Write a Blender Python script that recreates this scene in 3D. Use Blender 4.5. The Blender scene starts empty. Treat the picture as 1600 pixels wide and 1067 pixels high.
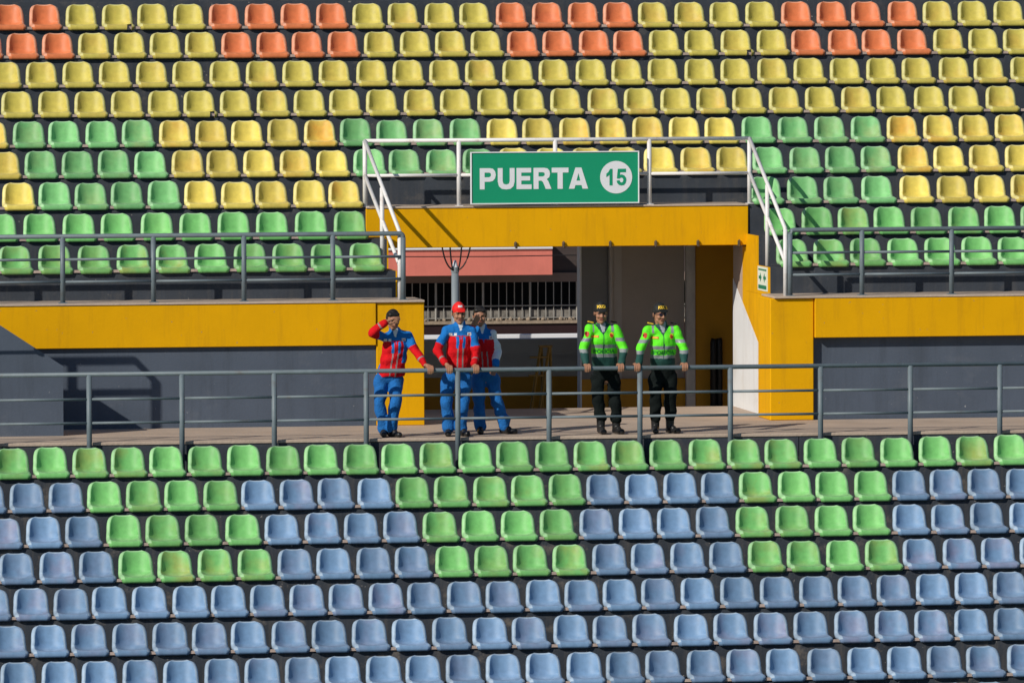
import bpy, bmesh, math, random
import numpy as np
from mathutils import Vector, Matrix
from mathutils.bvhtree import BVHTree

random.seed(7)
S = bpy.context.scene
C = S.collection

# ------------------------------------------------------------------ camera
cam_d = bpy.data.cameras.new('camera')
cam = bpy.data.objects.new('camera', cam_d)
C.objects.link(cam)
cam_d.sensor_width = 36.0
cam_d.lens = 257.97
cam_d.clip_start = 1.0
cam_d.clip_end = 2000.0
_r = Vector((0.98719367, -0.15949716, -0.00305151))
_u = Vector((0.01100874, 0.04902972, 0.99873665))
_f = Vector((0.15914604, 0.98598009, -0.05015769))
M = Matrix((_r, _u, -_f)).transposed().to_4x4()
M.translation = Vector((-14.85785, -92.07429, 5.89278))
cam.matrix_world = M
S.camera = cam

# ------------------------------------------------------------------ light
SUN_DIR = Vector((0.96, 0.75, -0.72)).normalized()      # the way the light travels
w = bpy.data.worlds.new('World')
S.world = w
w.use_nodes = True
nt = w.node_tree
for n in list(nt.nodes):
    nt.nodes.remove(n)
sky = nt.nodes.new('ShaderNodeTexSky')
sky.sky_type = 'NISHITA'
sky.sun_disc = False
sky.sun_elevation = math.asin(-SUN_DIR.z)
sky.sun_rotation = math.atan2(-SUN_DIR.x, -SUN_DIR.y)
sky.altitude = 3000
bg = nt.nodes.new('ShaderNodeBackground')
bg.inputs[1].default_value = 0.085
wo = nt.nodes.new('ShaderNodeOutputWorld')
nt.links.new(sky.outputs[0], bg.inputs[0])
nt.links.new(bg.outputs[0], wo.inputs[0])
sun_d = bpy.data.lights.new('sun', 'SUN')
sun_d.energy = 4.0
sun_d.angle = math.radians(0.5)
sun_d.color = (1.0, 0.93, 0.82)
sun = bpy.data.objects.new('sun', sun_d)
C.objects.link(sun)
sun.rotation_euler = SUN_DIR.to_track_quat('-Z', 'Y').to_euler()
S.view_settings.view_transform = 'Standard'
S.view_settings.look = 'None'
S.view_settings.gamma = 1.0
S.view_settings.use_curve_mapping = False
S.view_settings.exposure = 0.0

# ------------------------------------------------------------------ materials
MATS = {}


def mat(name, col, rough=0.6, var=0.12, scale=3.0, spots=None, spot_amt=0.0, spot_scale=1.5, bump=0.0,
        bump_scale=40.0, metallic=0.0, spec=0.4, stretch=(1, 1, 1), streak=None, streak_amt=0.0, specks=None):
    """Paint / concrete / cloth: base colour with mottling and (optionally) blotches of a second colour."""
    if name in MATS:
        return MATS[name]
    m = bpy.data.materials.new(name)
    m.use_nodes = True
    t = m.node_tree
    b = t.nodes['Principled BSDF']
    b.inputs['Roughness'].default_value = rough
    b.inputs['Metallic'].default_value = metallic
    b.inputs['Specular IOR Level'].default_value = spec
    g = t.nodes.new('ShaderNodeNewGeometry')
    mp = t.nodes.new('ShaderNodeMapping')
    mp.inputs['Scale'].default_value = stretch
    t.links.new(g.outputs['Position'], mp.inputs['Vector'])
    n1 = t.nodes.new('ShaderNodeTexNoise')
    n1.inputs['Scale'].default_value = scale
    n1.inputs['Detail'].default_value = 6
    n1.inputs['Roughness'].default_value = 0.65
    t.links.new(mp.outputs[0], n1.inputs['Vector'])
    r = t.nodes.new('ShaderNodeMapRange')
    r.inputs[1].default_value = 0.25
    r.inputs[2].default_value = 0.75
    r.inputs[3].default_value = 1 - var
    r.inputs[4].default_value = 1 + var
    t.links.new(n1.outputs['Fac'], r.inputs[0])
    mul = t.nodes.new('ShaderNodeMix')
    mul.data_type = 'RGBA'
    mul.blend_type = 'MULTIPLY'
    mul.inputs[0].default_value = 1
    mul.inputs[6].default_value = (*col, 1)
    t.links.new(r.outputs[0], mul.inputs[7])
    out = mul.outputs[2]
    if spots:
        n2 = t.nodes.new('ShaderNodeTexNoise')
        n2.inputs['Scale'].default_value = spot_scale
        n2.inputs['Detail'].default_value = 8
        n2.inputs['Roughness'].default_value = 0.7
        t.links.new(mp.outputs[0], n2.inputs['Vector'])
        r2 = t.nodes.new('ShaderNodeMapRange')
        r2.inputs[1].default_value = 0.56
        r2.inputs[2].default_value = 0.74
        r2.inputs[3].default_value = 0
        r2.inputs[4].default_value = spot_amt
        t.links.new(n2.outputs['Fac'], r2.inputs[0])
        mx = t.nodes.new('ShaderNodeMix')
        mx.data_type = 'RGBA'
        mx.inputs[7].default_value = (*spots, 1)
        t.links.new(r2.outputs[0], mx.inputs[0])
        t.links.new(out, mx.inputs[6])
        out = mx.outputs[2]
    if streak:
        mp2 = t.nodes.new('ShaderNodeMapping')
        mp2.inputs['Scale'].default_value = (5.0, 5.0, 0.45)
        t.links.new(g.outputs['Position'], mp2.inputs['Vector'])
        n5 = t.nodes.new('ShaderNodeTexNoise')
        n5.inputs['Scale'].default_value = 1.3
        n5.inputs['Detail'].default_value = 7
        n5.inputs['Roughness'].default_value = 0.72
        t.links.new(mp2.outputs[0], n5.inputs['Vector'])
        r5 = t.nodes.new('ShaderNodeMapRange')
        r5.inputs[1].default_value = 0.50
        r5.inputs[2].default_value = 0.78
        r5.inputs[4].default_value = streak_amt
        t.links.new(n5.outputs['Fac'], r5.inputs[0])
        m5 = t.nodes.new('ShaderNodeMix')
        m5.data_type = 'RGBA'
        m5.inputs[7].default_value = (*streak, 1)
        t.links.new(r5.outputs[0], m5.inputs[0])
        t.links.new(out, m5.inputs[6])
        out = m5.outputs[2]
    if specks:
        v = t.nodes.new('ShaderNodeTexNoise')
        v.inputs['Scale'].default_value = 17.0
        v.inputs['Detail'].default_value = 3
        t.links.new(g.outputs['Position'], v.inputs['Vector'])
        r6 = t.nodes.new('ShaderNodeMapRange')
        r6.inputs[1].default_value = 0.715
        r6.inputs[2].default_value = 0.76
        r6.inputs[4].default_value = 0.8
        t.links.new(v.outputs['Fac'], r6.inputs[0])
        m6 = t.nodes.new('ShaderNodeMix')
        m6.data_type = 'RGBA'
        m6.inputs[7].default_value = (*specks, 1)
        t.links.new(r6.outputs[0], m6.inputs[0])
        t.links.new(out, m6.inputs[6])
        out = m6.outputs[2]
    t.links.new(out, b.inputs['Base Color'])
    if bump:
        n3 = t.nodes.new('ShaderNodeTexNoise')
        n3.inputs['Scale'].default_value = bump_scale
        n3.inputs['Detail'].default_value = 4
        t.links.new(mp.outputs[0], n3.inputs['Vector'])
        bp = t.nodes.new('ShaderNodeBump')
        bp.inputs['Strength'].default_value = bump
        bp.inputs['Distance'].default_value = 0.02
        t.links.new(n3.outputs['Fac'], bp.inputs['Height'])
        t.links.new(bp.outputs[0], b.inputs['Normal'])
    MATS[name] = m
    return m


def seat_mat(name, col, fade, fade_amt, dust):
    """Sun-bleached moulded plastic: tone differs seat by seat, blotchy fading, dust on the pan."""
    m = bpy.data.materials.new(name)
    m.use_nodes = True
    t = m.node_tree
    N, L = t.nodes.new, t.links.new
    b = t.nodes['Principled BSDF']
    b.inputs['Specular IOR Level'].default_value = 0.35
    g = N('ShaderNodeNewGeometry')
    oi = N('ShaderNodeObjectInfo')
    ad = N('ShaderNodeMath'); ad.operation = 'ADD'
    L(g.outputs['Random Per Island'], ad.inputs[0]); L(oi.outputs['Random'], ad.inputs[1])
    fr = N('ShaderNodeMath'); fr.operation = 'FRACT'
    L(ad.outputs[0], fr.inputs[0])
    n1 = N('ShaderNodeTexNoise'); n1.inputs['Scale'].default_value = 3.1; n1.inputs['Detail'].default_value = 3
    L(g.outputs['Position'], n1.inputs['Vector'])
    # blotches stronger on some seats than on others
    sc = N('ShaderNodeMapRange'); sc.inputs[1].default_value = 0.42; sc.inputs[2].default_value = 0.74
    L(n1.outputs['Fac'], sc.inputs[0])
    pw = N('ShaderNodeMath'); pw.operation = 'POWER'; pw.inputs[1].default_value = 1.9
    L(fr.outputs[0], pw.inputs[0])
    am = N('ShaderNodeMath'); am.operation = 'MULTIPLY'
    L(sc.outputs[0], am.inputs[0]); L(pw.outputs[0], am.inputs[1])
    am2 = N('ShaderNodeMath'); am2.operation = 'MULTIPLY'; am2.inputs[1].default_value = fade_amt
    L(am.outputs[0], am2.inputs[0])
    m1 = N('ShaderNodeMix'); m1.data_type = 'RGBA'
    m1.inputs[6].default_value = (*col, 1); m1.inputs[7].default_value = (*fade, 1)
    L(am2.outputs[0], m1.inputs[0])
    # dust lies on faces that look upwards
    sx = N('ShaderNodeSeparateXYZ'); L(g.outputs['Normal'], sx.inputs[0])
    ab = N('ShaderNodeMath'); ab.operation = 'ABSOLUTE'; L(sx.outputs[2], ab.inputs[0])
    up = N('ShaderNodeMapRange'); up.inputs[1].default_value = 0.55; up.inputs[2].default_value = 1.0; up.inputs[4].default_value = 0.5
    L(ab.outputs[0], up.inputs[0])
    n4 = N('ShaderNodeTexNoise'); n4.inputs['Scale'].default_value = 14; n4.inputs['Detail'].default_value = 6
    L(g.outputs['Position'], n4.inputs['Vector'])
    du = N('ShaderNodeMath'); du.operation = 'MULTIPLY'
    L(up.outputs[0], du.inputs[0]); L(n4.outputs['Fac'], du.inputs[1])
    m2 = N('ShaderNodeMix'); m2.data_type = 'RGBA'; m2.inputs[7].default_value = (*dust, 1)
    L(du.outputs[0], m2.inputs[0]); L(m1.outputs[2], m2.inputs[6])
    # overall tone per seat plus fine grime
    tn = N('ShaderNodeMapRange'); tn.inputs[3].default_value = 0.80; tn.inputs[4].default_value = 1.12
    L(oi.outputs['Random'], tn.inputs[0])
    gr = N('ShaderNodeMapRange'); gr.inputs[1].default_value = 0.3; gr.inputs[2].default_value = 0.7
    gr.inputs[3].default_value = 0.86; gr.inputs[4].default_value = 1.06
    L(n4.outputs['Fac'], gr.inputs[0])
    tm = N('ShaderNodeMath'); tm.operation = 'MULTIPLY'
    L(tn.outputs[0], tm.inputs[0]); L(gr.outputs[0], tm.inputs[1])
    m3 = N('ShaderNodeMix'); m3.data_type = 'RGBA'; m3.blend_type = 'MULTIPLY'; m3.inputs[0].default_value = 1
    L(m2.outputs[2], m3.inputs[6]); L(tm.outputs[0], m3.inputs[7])
    L(m3.outputs[2], b.inputs['Base Color'])
    rr = N('ShaderNodeMapRange'); rr.inputs[3].default_value = 0.42; rr.inputs[4].default_value = 0.62
    L(n4.outputs['Fac'], rr.inputs[0]); L(rr.outputs[0], b.inputs['Roughness'])
    return m


SEAT = {
    'green': seat_mat('green_plastic', (0.175, 0.49, 0.150), (0.33, 0.37, 0.09), 1.0, (0.50, 0.60, 0.42)),
    'mint': seat_mat('mint_plastic', (0.185, 0.490, 0.180), (0.38, 0.44, 0.18), 0.9, (0.50, 0.62, 0.46)),
    'yellow': seat_mat('yellow_plastic', (0.69, 0.56, 0.110), (0.72, 0.39, 0.06), 1.0, (0.80, 0.70, 0.40)),
    'lemon': seat_mat('lemon_plastic', (0.66, 0.565, 0.110), (0.70, 0.45, 0.09), 0.9, (0.72, 0.64, 0.36)),
    'orange': seat_mat('orange_plastic', (0.80, 0.225, 0.080), (0.66, 0.16, 0.07), 0.8, (0.80, 0.42, 0.25)),
    'blue': seat_mat('blue_plastic', (0.162, 0.282, 0.452), (0.27, 0.25, 0.37), 0.85, (0.40, 0.46, 0.56)),
}
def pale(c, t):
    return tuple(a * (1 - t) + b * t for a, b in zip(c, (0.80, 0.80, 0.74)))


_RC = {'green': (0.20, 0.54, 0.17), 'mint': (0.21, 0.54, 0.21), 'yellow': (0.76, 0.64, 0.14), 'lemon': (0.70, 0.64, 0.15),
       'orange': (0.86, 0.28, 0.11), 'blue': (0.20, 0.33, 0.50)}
RIM = {k: seat_mat(k + '_pale_rim', pale(c, 0.20), pale(c, 0.30), 0.6, pale(c, 0.35)) for k, c in _RC.items()}
slate = mat('slate_paint', (0.036, 0.044, 0.058), 0.75, 0.25, 2.0, spots=(0.16, 0.14, 0.12), spot_amt=0.5, spot_scale=2.3, bump=0.15,
            streak=(0.11, 0.10, 0.09), streak_amt=0.45, specks=(0.26, 0.24, 0.22))
slate_low = mat('worn_slate_paint', (0.034, 0.042, 0.055), 0.75, 0.3, 2.0, spots=(0.24, 0.20, 0.16), spot_amt=0.7, spot_scale=3.2, bump=0.2, streak=(0.15, 0.13, 0.11), streak_amt=0.55, specks=(0.36, 0.33, 0.30))
wall_grey = mat('grey_wall_paint', (0.070, 0.090, 0.126), 0.75, 0.12, 1.2, spots=(0.17, 0.18, 0.2), spot_amt=0.35, spot_scale=1.1, bump=0.12, streak=(0.035, 0.045, 0.06), streak_amt=0.6, specks=(0.34, 0.35, 0.36))
ochre = mat('ochre_paint', (0.72, 0.365, 0.0005), 0.7, 0.08, 0.9, spots=(0.50, 0.23, 0.004), spot_amt=0.55, spot_scale=0.8, bump=0.08, spec=0.12, streak=(0.36, 0.17, 0.01), streak_amt=0.42, specks=(0.36, 0.22, 0.08))
white_wall = mat('white_wall_paint', (0.74, 0.75, 0.76), 0.6, 0.05, 2.0, spots=(0.55, 0.5, 0.42), spot_amt=0.4, spot_scale=1.3, streak=(0.5, 0.46, 0.42), streak_amt=0.4)
concrete = mat('bare_concrete', (0.46, 0.365, 0.29), 0.85, 0.16, 1.6, spots=(0.26, 0.21, 0.17), spot_amt=0.6, spot_scale=1.2, bump=0.3, bump_scale=25)
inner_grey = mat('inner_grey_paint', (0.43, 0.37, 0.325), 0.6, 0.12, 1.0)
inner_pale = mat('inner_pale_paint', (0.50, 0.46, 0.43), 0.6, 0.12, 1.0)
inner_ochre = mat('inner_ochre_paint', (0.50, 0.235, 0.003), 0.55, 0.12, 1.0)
rail_grey = mat('blue_grey_rail_paint', (0.135, 0.172, 0.195), 0.5, 0.14, 9.0, spots=(0.12, 0.08, 0.06), spot_amt=0.5, spot_scale=5.0)
rail_white = mat('white_rail_paint', (0.74, 0.72, 0.71), 0.45, 0.06, 8.0, spots=(0.36, 0.20, 0.13), spot_amt=0.75, spot_scale=4.2)
bar_metal = mat('dusty_bar_steel', (0.44, 0.34, 0.29), 0.6, 0.3, 9.0)
sign_green = mat('sign_green', (0.006, 0.29, 0.145), 0.4, 0.05, 1.5)
sign_white = mat('sign_white', (0.74, 0.76, 0.80), 0.45, 0.03, 2.0)
steel = mat('pale_steel_plate', (0.62, 0.58, 0.55), 0.35, 0.45, 2.0, metallic=0.2, stretch=(1, 1, 0.6))  # pale base colour stands in for the bright reflection on the strip
black = mat('black_rubber', (0.012, 0.012, 0.013), 0.5, 0.2, 5.0)
pitch_mat = mat('pitch_grass', (0.06, 0.11, 0.03), 0.9, 0.3, 0.4)

# ------------------------------------------------------------------ mesh helpers


def obj(name, bm, m, parent=None, smooth=False):
    me = bpy.data.meshes.new(name)
    if isinstance(bm, bmesh.types.BMesh):
        bmesh.ops.recalc_face_normals(bm, faces=bm.faces[:])
        bm.to_mesh(me)
        bm.free()
    else:
        me = bm
    if m is not None:
        for q in (m if isinstance(m, (list, tuple)) else [m]):
            me.materials.append(q)
    if smooth:
        me.polygons.foreach_set('use_smooth', [True] * len(me.polygons))
    o = bpy.data.objects.new(name, me)
    C.objects.link(o)
    if parent is not None:
        o.parent = parent
        o.location = -Vector(parent.get('base', (0, 0, 0)))
    return o


def tag(o, label=None, cat=None, group=None, kind=None):
    if label:
        o['label'] = label
    if cat:
        o['category'] = cat
    if group:
        o['group'] = group
    if kind:
        o['kind'] = kind
    return o


def thing(name, label, cat, base=(0, 0, 0), group=None):
    o = bpy.data.objects.new(name, None)
    o.empty_display_size = 0.2
    C.objects.link(o)
    o.location = base
    o['base'] = tuple(base)
    return tag(o, label, cat, group)


def box(bm, x0, x1, y0, y1, z0, z1, bevel=0.0):
    vs = [bm.verts.new((x, y, z)) for x in (x0, x1) for y in (y0, y1) for z in (z0, z1)]
    q = [(0, 1, 3, 2), (4, 6, 7, 5), (0, 4, 5, 1), (2, 3, 7, 6), (0, 2, 6, 4), (1, 5, 7, 3)]
    fs = [bm.faces.new([vs[i] for i in f]) for f in q]
    if bevel:
        es = list({e for f in fs for e in f.edges})
        bmesh.ops.bevel(bm, geom=es, offset=bevel, segments=1, affect='EDGES', profile=0.5)
    return bm


def nbox(*a, bevel=0.0):
    return box(bmesh.new(), *a, bevel=bevel)


def prism_x(bm, poly, x0, x1):
    """poly of (y,z) extruded along x."""
    a = [bm.verts.new((x0, y, z)) for y, z in poly]
    b = [bm.verts.new((x1, y, z)) for y, z in poly]
    bm.faces.new(a); bm.faces.new(b[::-1])
    n = len(poly)
    for i in range(n):
        bm.faces.new((a[i], b[i], b[(i + 1) % n], a[(i + 1) % n]))
    return bm


def prism_y(bm, poly, y0, y1):
    """poly of (x,z) extruded along y."""
    a = [bm.verts.new((x, y0, z)) for x, z in poly]
    b = [bm.verts.new((x, y1, z)) for x, z in poly]
    bm.faces.new(a); bm.faces.new(b[::-1])
    n = len(poly)
    for i in range(n):
        bm.faces.new((a[i], b[i], b[(i + 1) % n], a[(i + 1) % n]))
    return bm


def tube(bm, pts, r, seg=10, r2=None):
    """round bar through the points, rings mitred at the bends, ends capped."""
    pts = [Vector(p) for p in pts]
    rings = []
    for i, p in enumerate(pts):
        d0 = (p - pts[i - 1]).normalized() if i else None
        d1 = (pts[i + 1] - p).normalized() if i < len(pts) - 1 else None
        d = ((d0 or d1) + (d1 or d0)).normalized()
        h = Vector((0, 0, 1)) if abs(d.z) < 0.9 else Vector((1, 0, 0))
        s = d.cross(h).normalized(); u = s.cross(d)
        k = 1.0
        if d0 and d1:
            k = 1 / max(0.6, d.dot(d1))
        rad = r if r2 is None else r + (r2 - r) * i / (len(pts) - 1)
        rings.append([bm.verts.new(p + (s * math.cos(a) + u * math.sin(a)) * rad * (1 if not (d0 and d1) else (1 + (k - 1) * 0.5)))
                      for a in [2 * math.pi * j / seg for j in range(seg)]])
    for a, b in zip(rings, rings[1:]):
        for j in range(seg):
            bm.faces.new((a[j], a[(j + 1) % seg], b[(j + 1) % seg], b[j]))
    bm.faces.new(rings[0][::-1]); bm.faces.new(rings[-1])
    return bm


def ntube(*a, **k):
    return tube(bmesh.new(), *a, **k)


def curve_pts(p0, p1, p2, n=5):
    p0, p1, p2 = Vector(p0), Vector(p1), Vector(p2)
    return [(1 - t) ** 2 * p0 + 2 * t * (1 - t) * p1 + t * t * p2 for t in [i / n for i in range(n + 1)]]


def text_mesh(txt, height, width, bold, depth):
    """letters in the XY plane, lower left corner at the origin, scaled to width x height."""
    cu = bpy.data.curves.new('lettering', 'FONT')
    cu.body = txt
    cu.offset = bold
    cu.extrude = depth
    cu.resolution_u = 3
    o = bpy.data.objects.new('lettering', cu)
    C.objects.link(o)
    dg = bpy.context.evaluated_depsgraph_get()
    me = bpy.data.meshes.new_from_object(o.evaluated_get(dg))
    bpy.data.objects.remove(o)
    co = np.empty(len(me.vertices) * 3)
    me.vertices.foreach_get('co', co)
    co = co.reshape(-1, 3)
    lo, hi = co.min(0), co.max(0)
    co[:, 0] = (co[:, 0] - lo[0]) / (hi[0] - lo[0]) * width
    co[:, 1] = (co[:, 1] - lo[1]) / (hi[1] - lo[1]) * height
    me.vertices.foreach_set('co', co.ravel())
    me.materials.clear()
    return me


# ------------------------------------------------------------------ dimensions
W = 2.564          # depth of the walkway: face of the upper stand
D = 0.80           # depth of a step
Z10, HU = 1.635, 0.3909
ZK = lambda k: 1.592 + HU * k          # tread height of upper step k (1 = lowest seat row)
ZB = lambda k: -0.03 - 0.3725 * k      # tread height of lower step k
XL, XR = -10.5, 10.5
GL, GR = -1.0, 4.02                    # the gate's cut through the three lowest upper rows

# ------------------------------------------------------------------ ground
g = nbox(-300, 300, -400, 400, -5.2, -4.0)
tag(obj('ground', g, pitch_mat), kind='structure')
walk = nbox(XL, XR, 0.0, W + 0.06, -0.30, 0.0)
o_walk = tag(obj('walkway', walk, concrete), kind='structure')
gf = nbox(-1.2, 4.6, W + 0.06, 5.85, -0.30, 0.0)
tag(obj('gate_floor', gf, concrete), kind='structure')
lf = nbox(-6, 10, 5.85, 15.0, -1.0, -0.75)
tag(obj('lower_floor', lf, inner_grey), kind='structure')
yard = nbox(-40, 60, 15.0, 60.0, -1.6, -1.0)
tag(obj('yard', yard, concrete), kind='structure')

# ------------------------------------------------------------------ the stand
stand = thing('grandstand', 'stepped concrete stand painted dark slate with ochre gate surround', 'grandstand', (0, 0, 0))
# lower terrace
for k in range(1, 12):
    z = ZB(k)
    obj('terrace_step', nbox(XL, XR, -D * k, -D * (k - 1), z - 0.75, z), slate_low, stand)
# riser under the walkway edge: separate panels with open joints
x = XL
edge_w = 2.37
i = 0
while x < XR - 0.1:
    x2 = min(XR, x + edge_w)
    obj('riser_panel', nbox(x + 0.006, x2 - 0.006, -0.035, 0.0, ZB(1), -0.045, bevel=0.004), slate, stand)
    x = x2
obj('walkway_kerb', nbox(XL, XR, -0.05, 0.0, -0.044, -0.002, bevel=0.006), concrete, stand)
# upper terrace
for k in range(1, 12):
    z = ZK(k)
    y0, y1 = W + D * k, W + D * (k + 1)
    spans = [(XL, GL - 0.001), (GR + 0.001, XR)] if k < 3 else [(XL, XR)]
    if k == 3:
        spans = [(XL, -1.17), (GR + 0.01, XR)]
    for a, b in spans:
        obj('terrace_step', nbox(a, b, y0, y1, z - 0.55, z), slate, stand)
# front ledge at the foot of the upper stand
for a, b in ((XL, -0.746), (3.90, XR)):
    obj('ledge', nbox(a, b, W - 0.07, W + D, Z10 - 0.028, Z10, bevel=0.004), concrete, stand)
# ochre bands below the ledge and the grey wall under them
obj('ochre_band', nbox(XL, -1.385, W - 0.055, W + 0.20, 1.052, Z10 - 0.029, bevel=0.006), ochre, stand)
obj('ochre_band', nbox(4.449, XR, W - 0.060, W + 0.20, 1.085, Z10 - 0.029, bevel=0.006), ochre, stand)
obj('wall', nbox(XL, -1.38, W + 0.02, W + 0.3, -0.05, 1.10), wall_grey, stand)
obj('wall', nbox(4.452, XR, W + 0.09, W + 0.3, -0.05, 1.10), wall_grey, stand)
# gate piers
obj('pier', nbox(-1.375, -0.746, W - 0.03, W + D, 0.0, Z10 - 0.029, bevel=0.008), ochre, stand)
obj('pier', nbox(3.853, 4.440, W - 0.02, W + D, 0.0, Z10 - 0.029, bevel=0.012), ochre, stand)
# side walls of the passage
obj('passage_wall', nbox(-1.30, -1.03, W + D + 0.003, 5.45, 0.0, 1.7), white_wall, stand)
# right side of the passage: white below, ochre raker beam above, bare plaster under the lintel
DG = lambda y: 0.95 + 0.447 * (y - 4.1)
bm = bmesh.new()
prism_x(bm, [(W + D + 0.003, -0.1), (5.86, -0.75), (5.86, DG(5.86)), (W + D + 0.003, DG(W + D))], 3.995, 4.40)
obj('passage_wall', bm, white_wall, stand)
bm = bmesh.new()
prism_x(bm, [(W + D + 0.003, DG(W + D) + 0.003), (5.20, DG(5.2) + 0.003), (5.20, 2.20), (4.94, 2.20), (4.93, Z10 - 0.03), (W + D + 0.003, Z10 - 0.03)], 4.0, 4.42)
obj('raker_beam', bm, ochre, stand)
bm = bmesh.new()
prism_x(bm, [(5.204, DG(5.204) + 0.003), (5.86, DG(5.86) + 0.003), (5.86, 2.72), (5.29, 2.55), (5.204, 2.20)], 4.0, 4.42)
obj('plaster_panel', bm, mat('raw_plaster', (0.46, 0.34, 0.26), 0.8, 0.12, 2.0), stand)
for x0, x1 in ((GL, GL + 0.02), (GR - 0.02, GR)):
    bm = bmesh.new()
    prism_x(bm, [(W + D + 0.001, Z10 - 0.027), (W + D + 0.001, ZK(1)), (W + 2 * D, ZK(1)), (W + 2 * D, ZK(2)), (W + 3 * D - 0.032, ZK(2)),
                 (W + 3 * D - 0.032, Z10 - 0.027)], x0, x1)
    obj('step_cheek', bm, ochre, stand)
# lintel and the platform above it
YL = W + 3 * D
obj('lintel', nbox(-1.17, 4.03, YL - 0.03, YL + 0.32, 2.222, ZK(3) - 0.014, bevel=0.008), ochre, stand)
obj('platform', nbox(-1.168, 4.028, YL - 0.045, YL + D, ZK(3) - 0.012, ZK(3) + 0.012, bevel=0.004), concrete, stand)
obj('platform_slab', nbox(-1.16, 4.02, YL + 0.322, YL + D, ZK(3) - 0.35, ZK(3) - 0.014), slate, stand)
# small iron hooks on the underside of the lintel
for xh in (0.85, 1.503, 2.139, 2.759, 3.337, 3.90):
    bm = ntube([(xh, YL - 0.05, 2.29), (xh, YL - 0.075, 2.265), (xh, YL - 0.06, 2.22), (xh + 0.02, YL - 0.05, 2.215)], 0.013, 6)
    box(bm, xh - 0.018, xh + 0.018, YL - 0.045, YL - 0.028, 2.225, 2.285)
    obj('hook', bm, mat('dark_iron', (0.10, 0.075, 0.05), 0.6, 0.3, 9.0), stand)

# inner walls beyond the passage, in the shade
inner = thing('inner_wall', 'shaded grey concrete wall at the back of the gate passage, behind the officers', 'wall', (3.2, 9.0, -0.75))
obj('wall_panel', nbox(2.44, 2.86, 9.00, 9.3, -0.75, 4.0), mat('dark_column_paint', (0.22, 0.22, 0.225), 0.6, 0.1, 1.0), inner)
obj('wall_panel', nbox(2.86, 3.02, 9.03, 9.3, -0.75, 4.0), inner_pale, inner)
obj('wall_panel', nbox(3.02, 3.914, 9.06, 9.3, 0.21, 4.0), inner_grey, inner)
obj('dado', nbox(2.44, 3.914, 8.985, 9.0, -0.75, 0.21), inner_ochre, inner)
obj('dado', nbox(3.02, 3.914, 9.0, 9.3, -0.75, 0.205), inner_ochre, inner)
obj('edge_strip', nbox(2.415, 2.438, 8.96, 9.2, -0.75, 4.0), sign_white, inner)
obj('downpipe', ntube([(2.85, 8.94, -0.7), (2.85, 8.94, 4.0)], 0.035, 10), inner_pale, inner, True)
oi = thing('ochre_wall', 'shaded dark ochre wall beside the white passage wall', 'wall', (4.4, 9.0, -0.75))
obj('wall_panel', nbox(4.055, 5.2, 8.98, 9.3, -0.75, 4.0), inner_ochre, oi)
obj('corner_plate', nbox(3.916, 4.052, 8.93, 9.02, -0.75, 4.0, bevel=0.01), steel, oi)
rol = thing('rubber_roll', 'tall black roll standing upright against the shaded ochre wall', 'roll', (4.28, 8.85, -0.75))
bm = ntube([(4.29, 8.85, -0.75), (4.29, 8.85, 0.70), (4.305, 8.85, 0.765)], 0.046, 10)
obj('roll', bm, black, rol, True)
obj('roll', ntube([(4.38, 8.87, -0.75), (4.38, 8.87, 0.72), (4.37, 8.87, 0.77)], 0.045, 10), black, rol, True)
ln = thing('back_parapet', 'low shaded wall with ochre base at the back of the gate passage', 'wall', (1.7, 12.0, -0.75))
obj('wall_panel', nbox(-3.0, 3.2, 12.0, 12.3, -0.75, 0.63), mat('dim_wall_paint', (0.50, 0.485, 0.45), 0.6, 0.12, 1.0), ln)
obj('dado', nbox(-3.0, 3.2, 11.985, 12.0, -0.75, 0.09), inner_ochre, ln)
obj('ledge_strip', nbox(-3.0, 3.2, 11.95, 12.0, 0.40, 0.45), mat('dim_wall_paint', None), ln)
# side enclosure under the stand (keeps daylight out as in the place)
enc = thing('under_stand_wall', 'plain concrete wall closing the space under the stand', 'wall', (6, 9, -1))
for x0 in (5.2, -3.3):
    bm = bmesh.new()
    prism_x(bm, [(W + 0.32, -1.0), (11.3, -1.0), (11.3, 5.1), (W + 0.9, 1.0), (W + 0.32, 0.9)], x0, x0 + 0.2)
    obj('wall_panel', bm, inner_pale, enc)
bm = bmesh.new()
prism_x(bm, [(YL + 0.9, ZK(3) - 0.42), (12.0, ZK(3) - 0.42 + 0.489 * (12.0 - YL - 0.9) - 0.38), (12.0, ZK(3) - 0.5 + 0.489 * (12.0 - YL - 0.9) - 0.38), (YL + 0.9, ZK(3) - 0.50)], -3.1, 5.2)
obj('bounce_slab', bm, inner_pale, enc)  # unseen pale slab added to bounce light into the passage

# stepladder in the shade
lad = thing('stepladder', 'ochre wooden stepladder standing open in the shaded passage', 'ladder', (1.5, 7.0, -0.75))
wood = mat('ochre_wood', (0.17, 0.10, 0.012), 0.6, 0.2, 6.0)
bm = bmesh.new()
for sx in (-0.03, 0.09):
    bm2 = ntube([(1.42 + sx - 0.14, 6.75, -0.75), (1.55 + sx, 6.95, 0.77)], 0.024, 6)
    obj('rail', bm2, wood, lad)
    obj('rail', ntube([(1.62 + sx + 0.02, 7.25, -0.75), (1.57 + sx, 6.99, 0.77)], 0.022, 6), wood, lad)
for j in range(6):
    t = (j + 0.5) / 6
    z = -0.75 + t * 1.5
    xx = 1.28 + 0.13 * t * 1.0
    obj('rung', nbox(xx - 0.03, xx + 0.22, 6.73 + 0.2 * t, 6.79 + 0.2 * t, z, z + 0.025), wood, lad)
bm.free()
obj('cap_board', nbox(1.50, 1.68, 6.9, 7.03, 0.77, 0.80), wood, lad)

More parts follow.
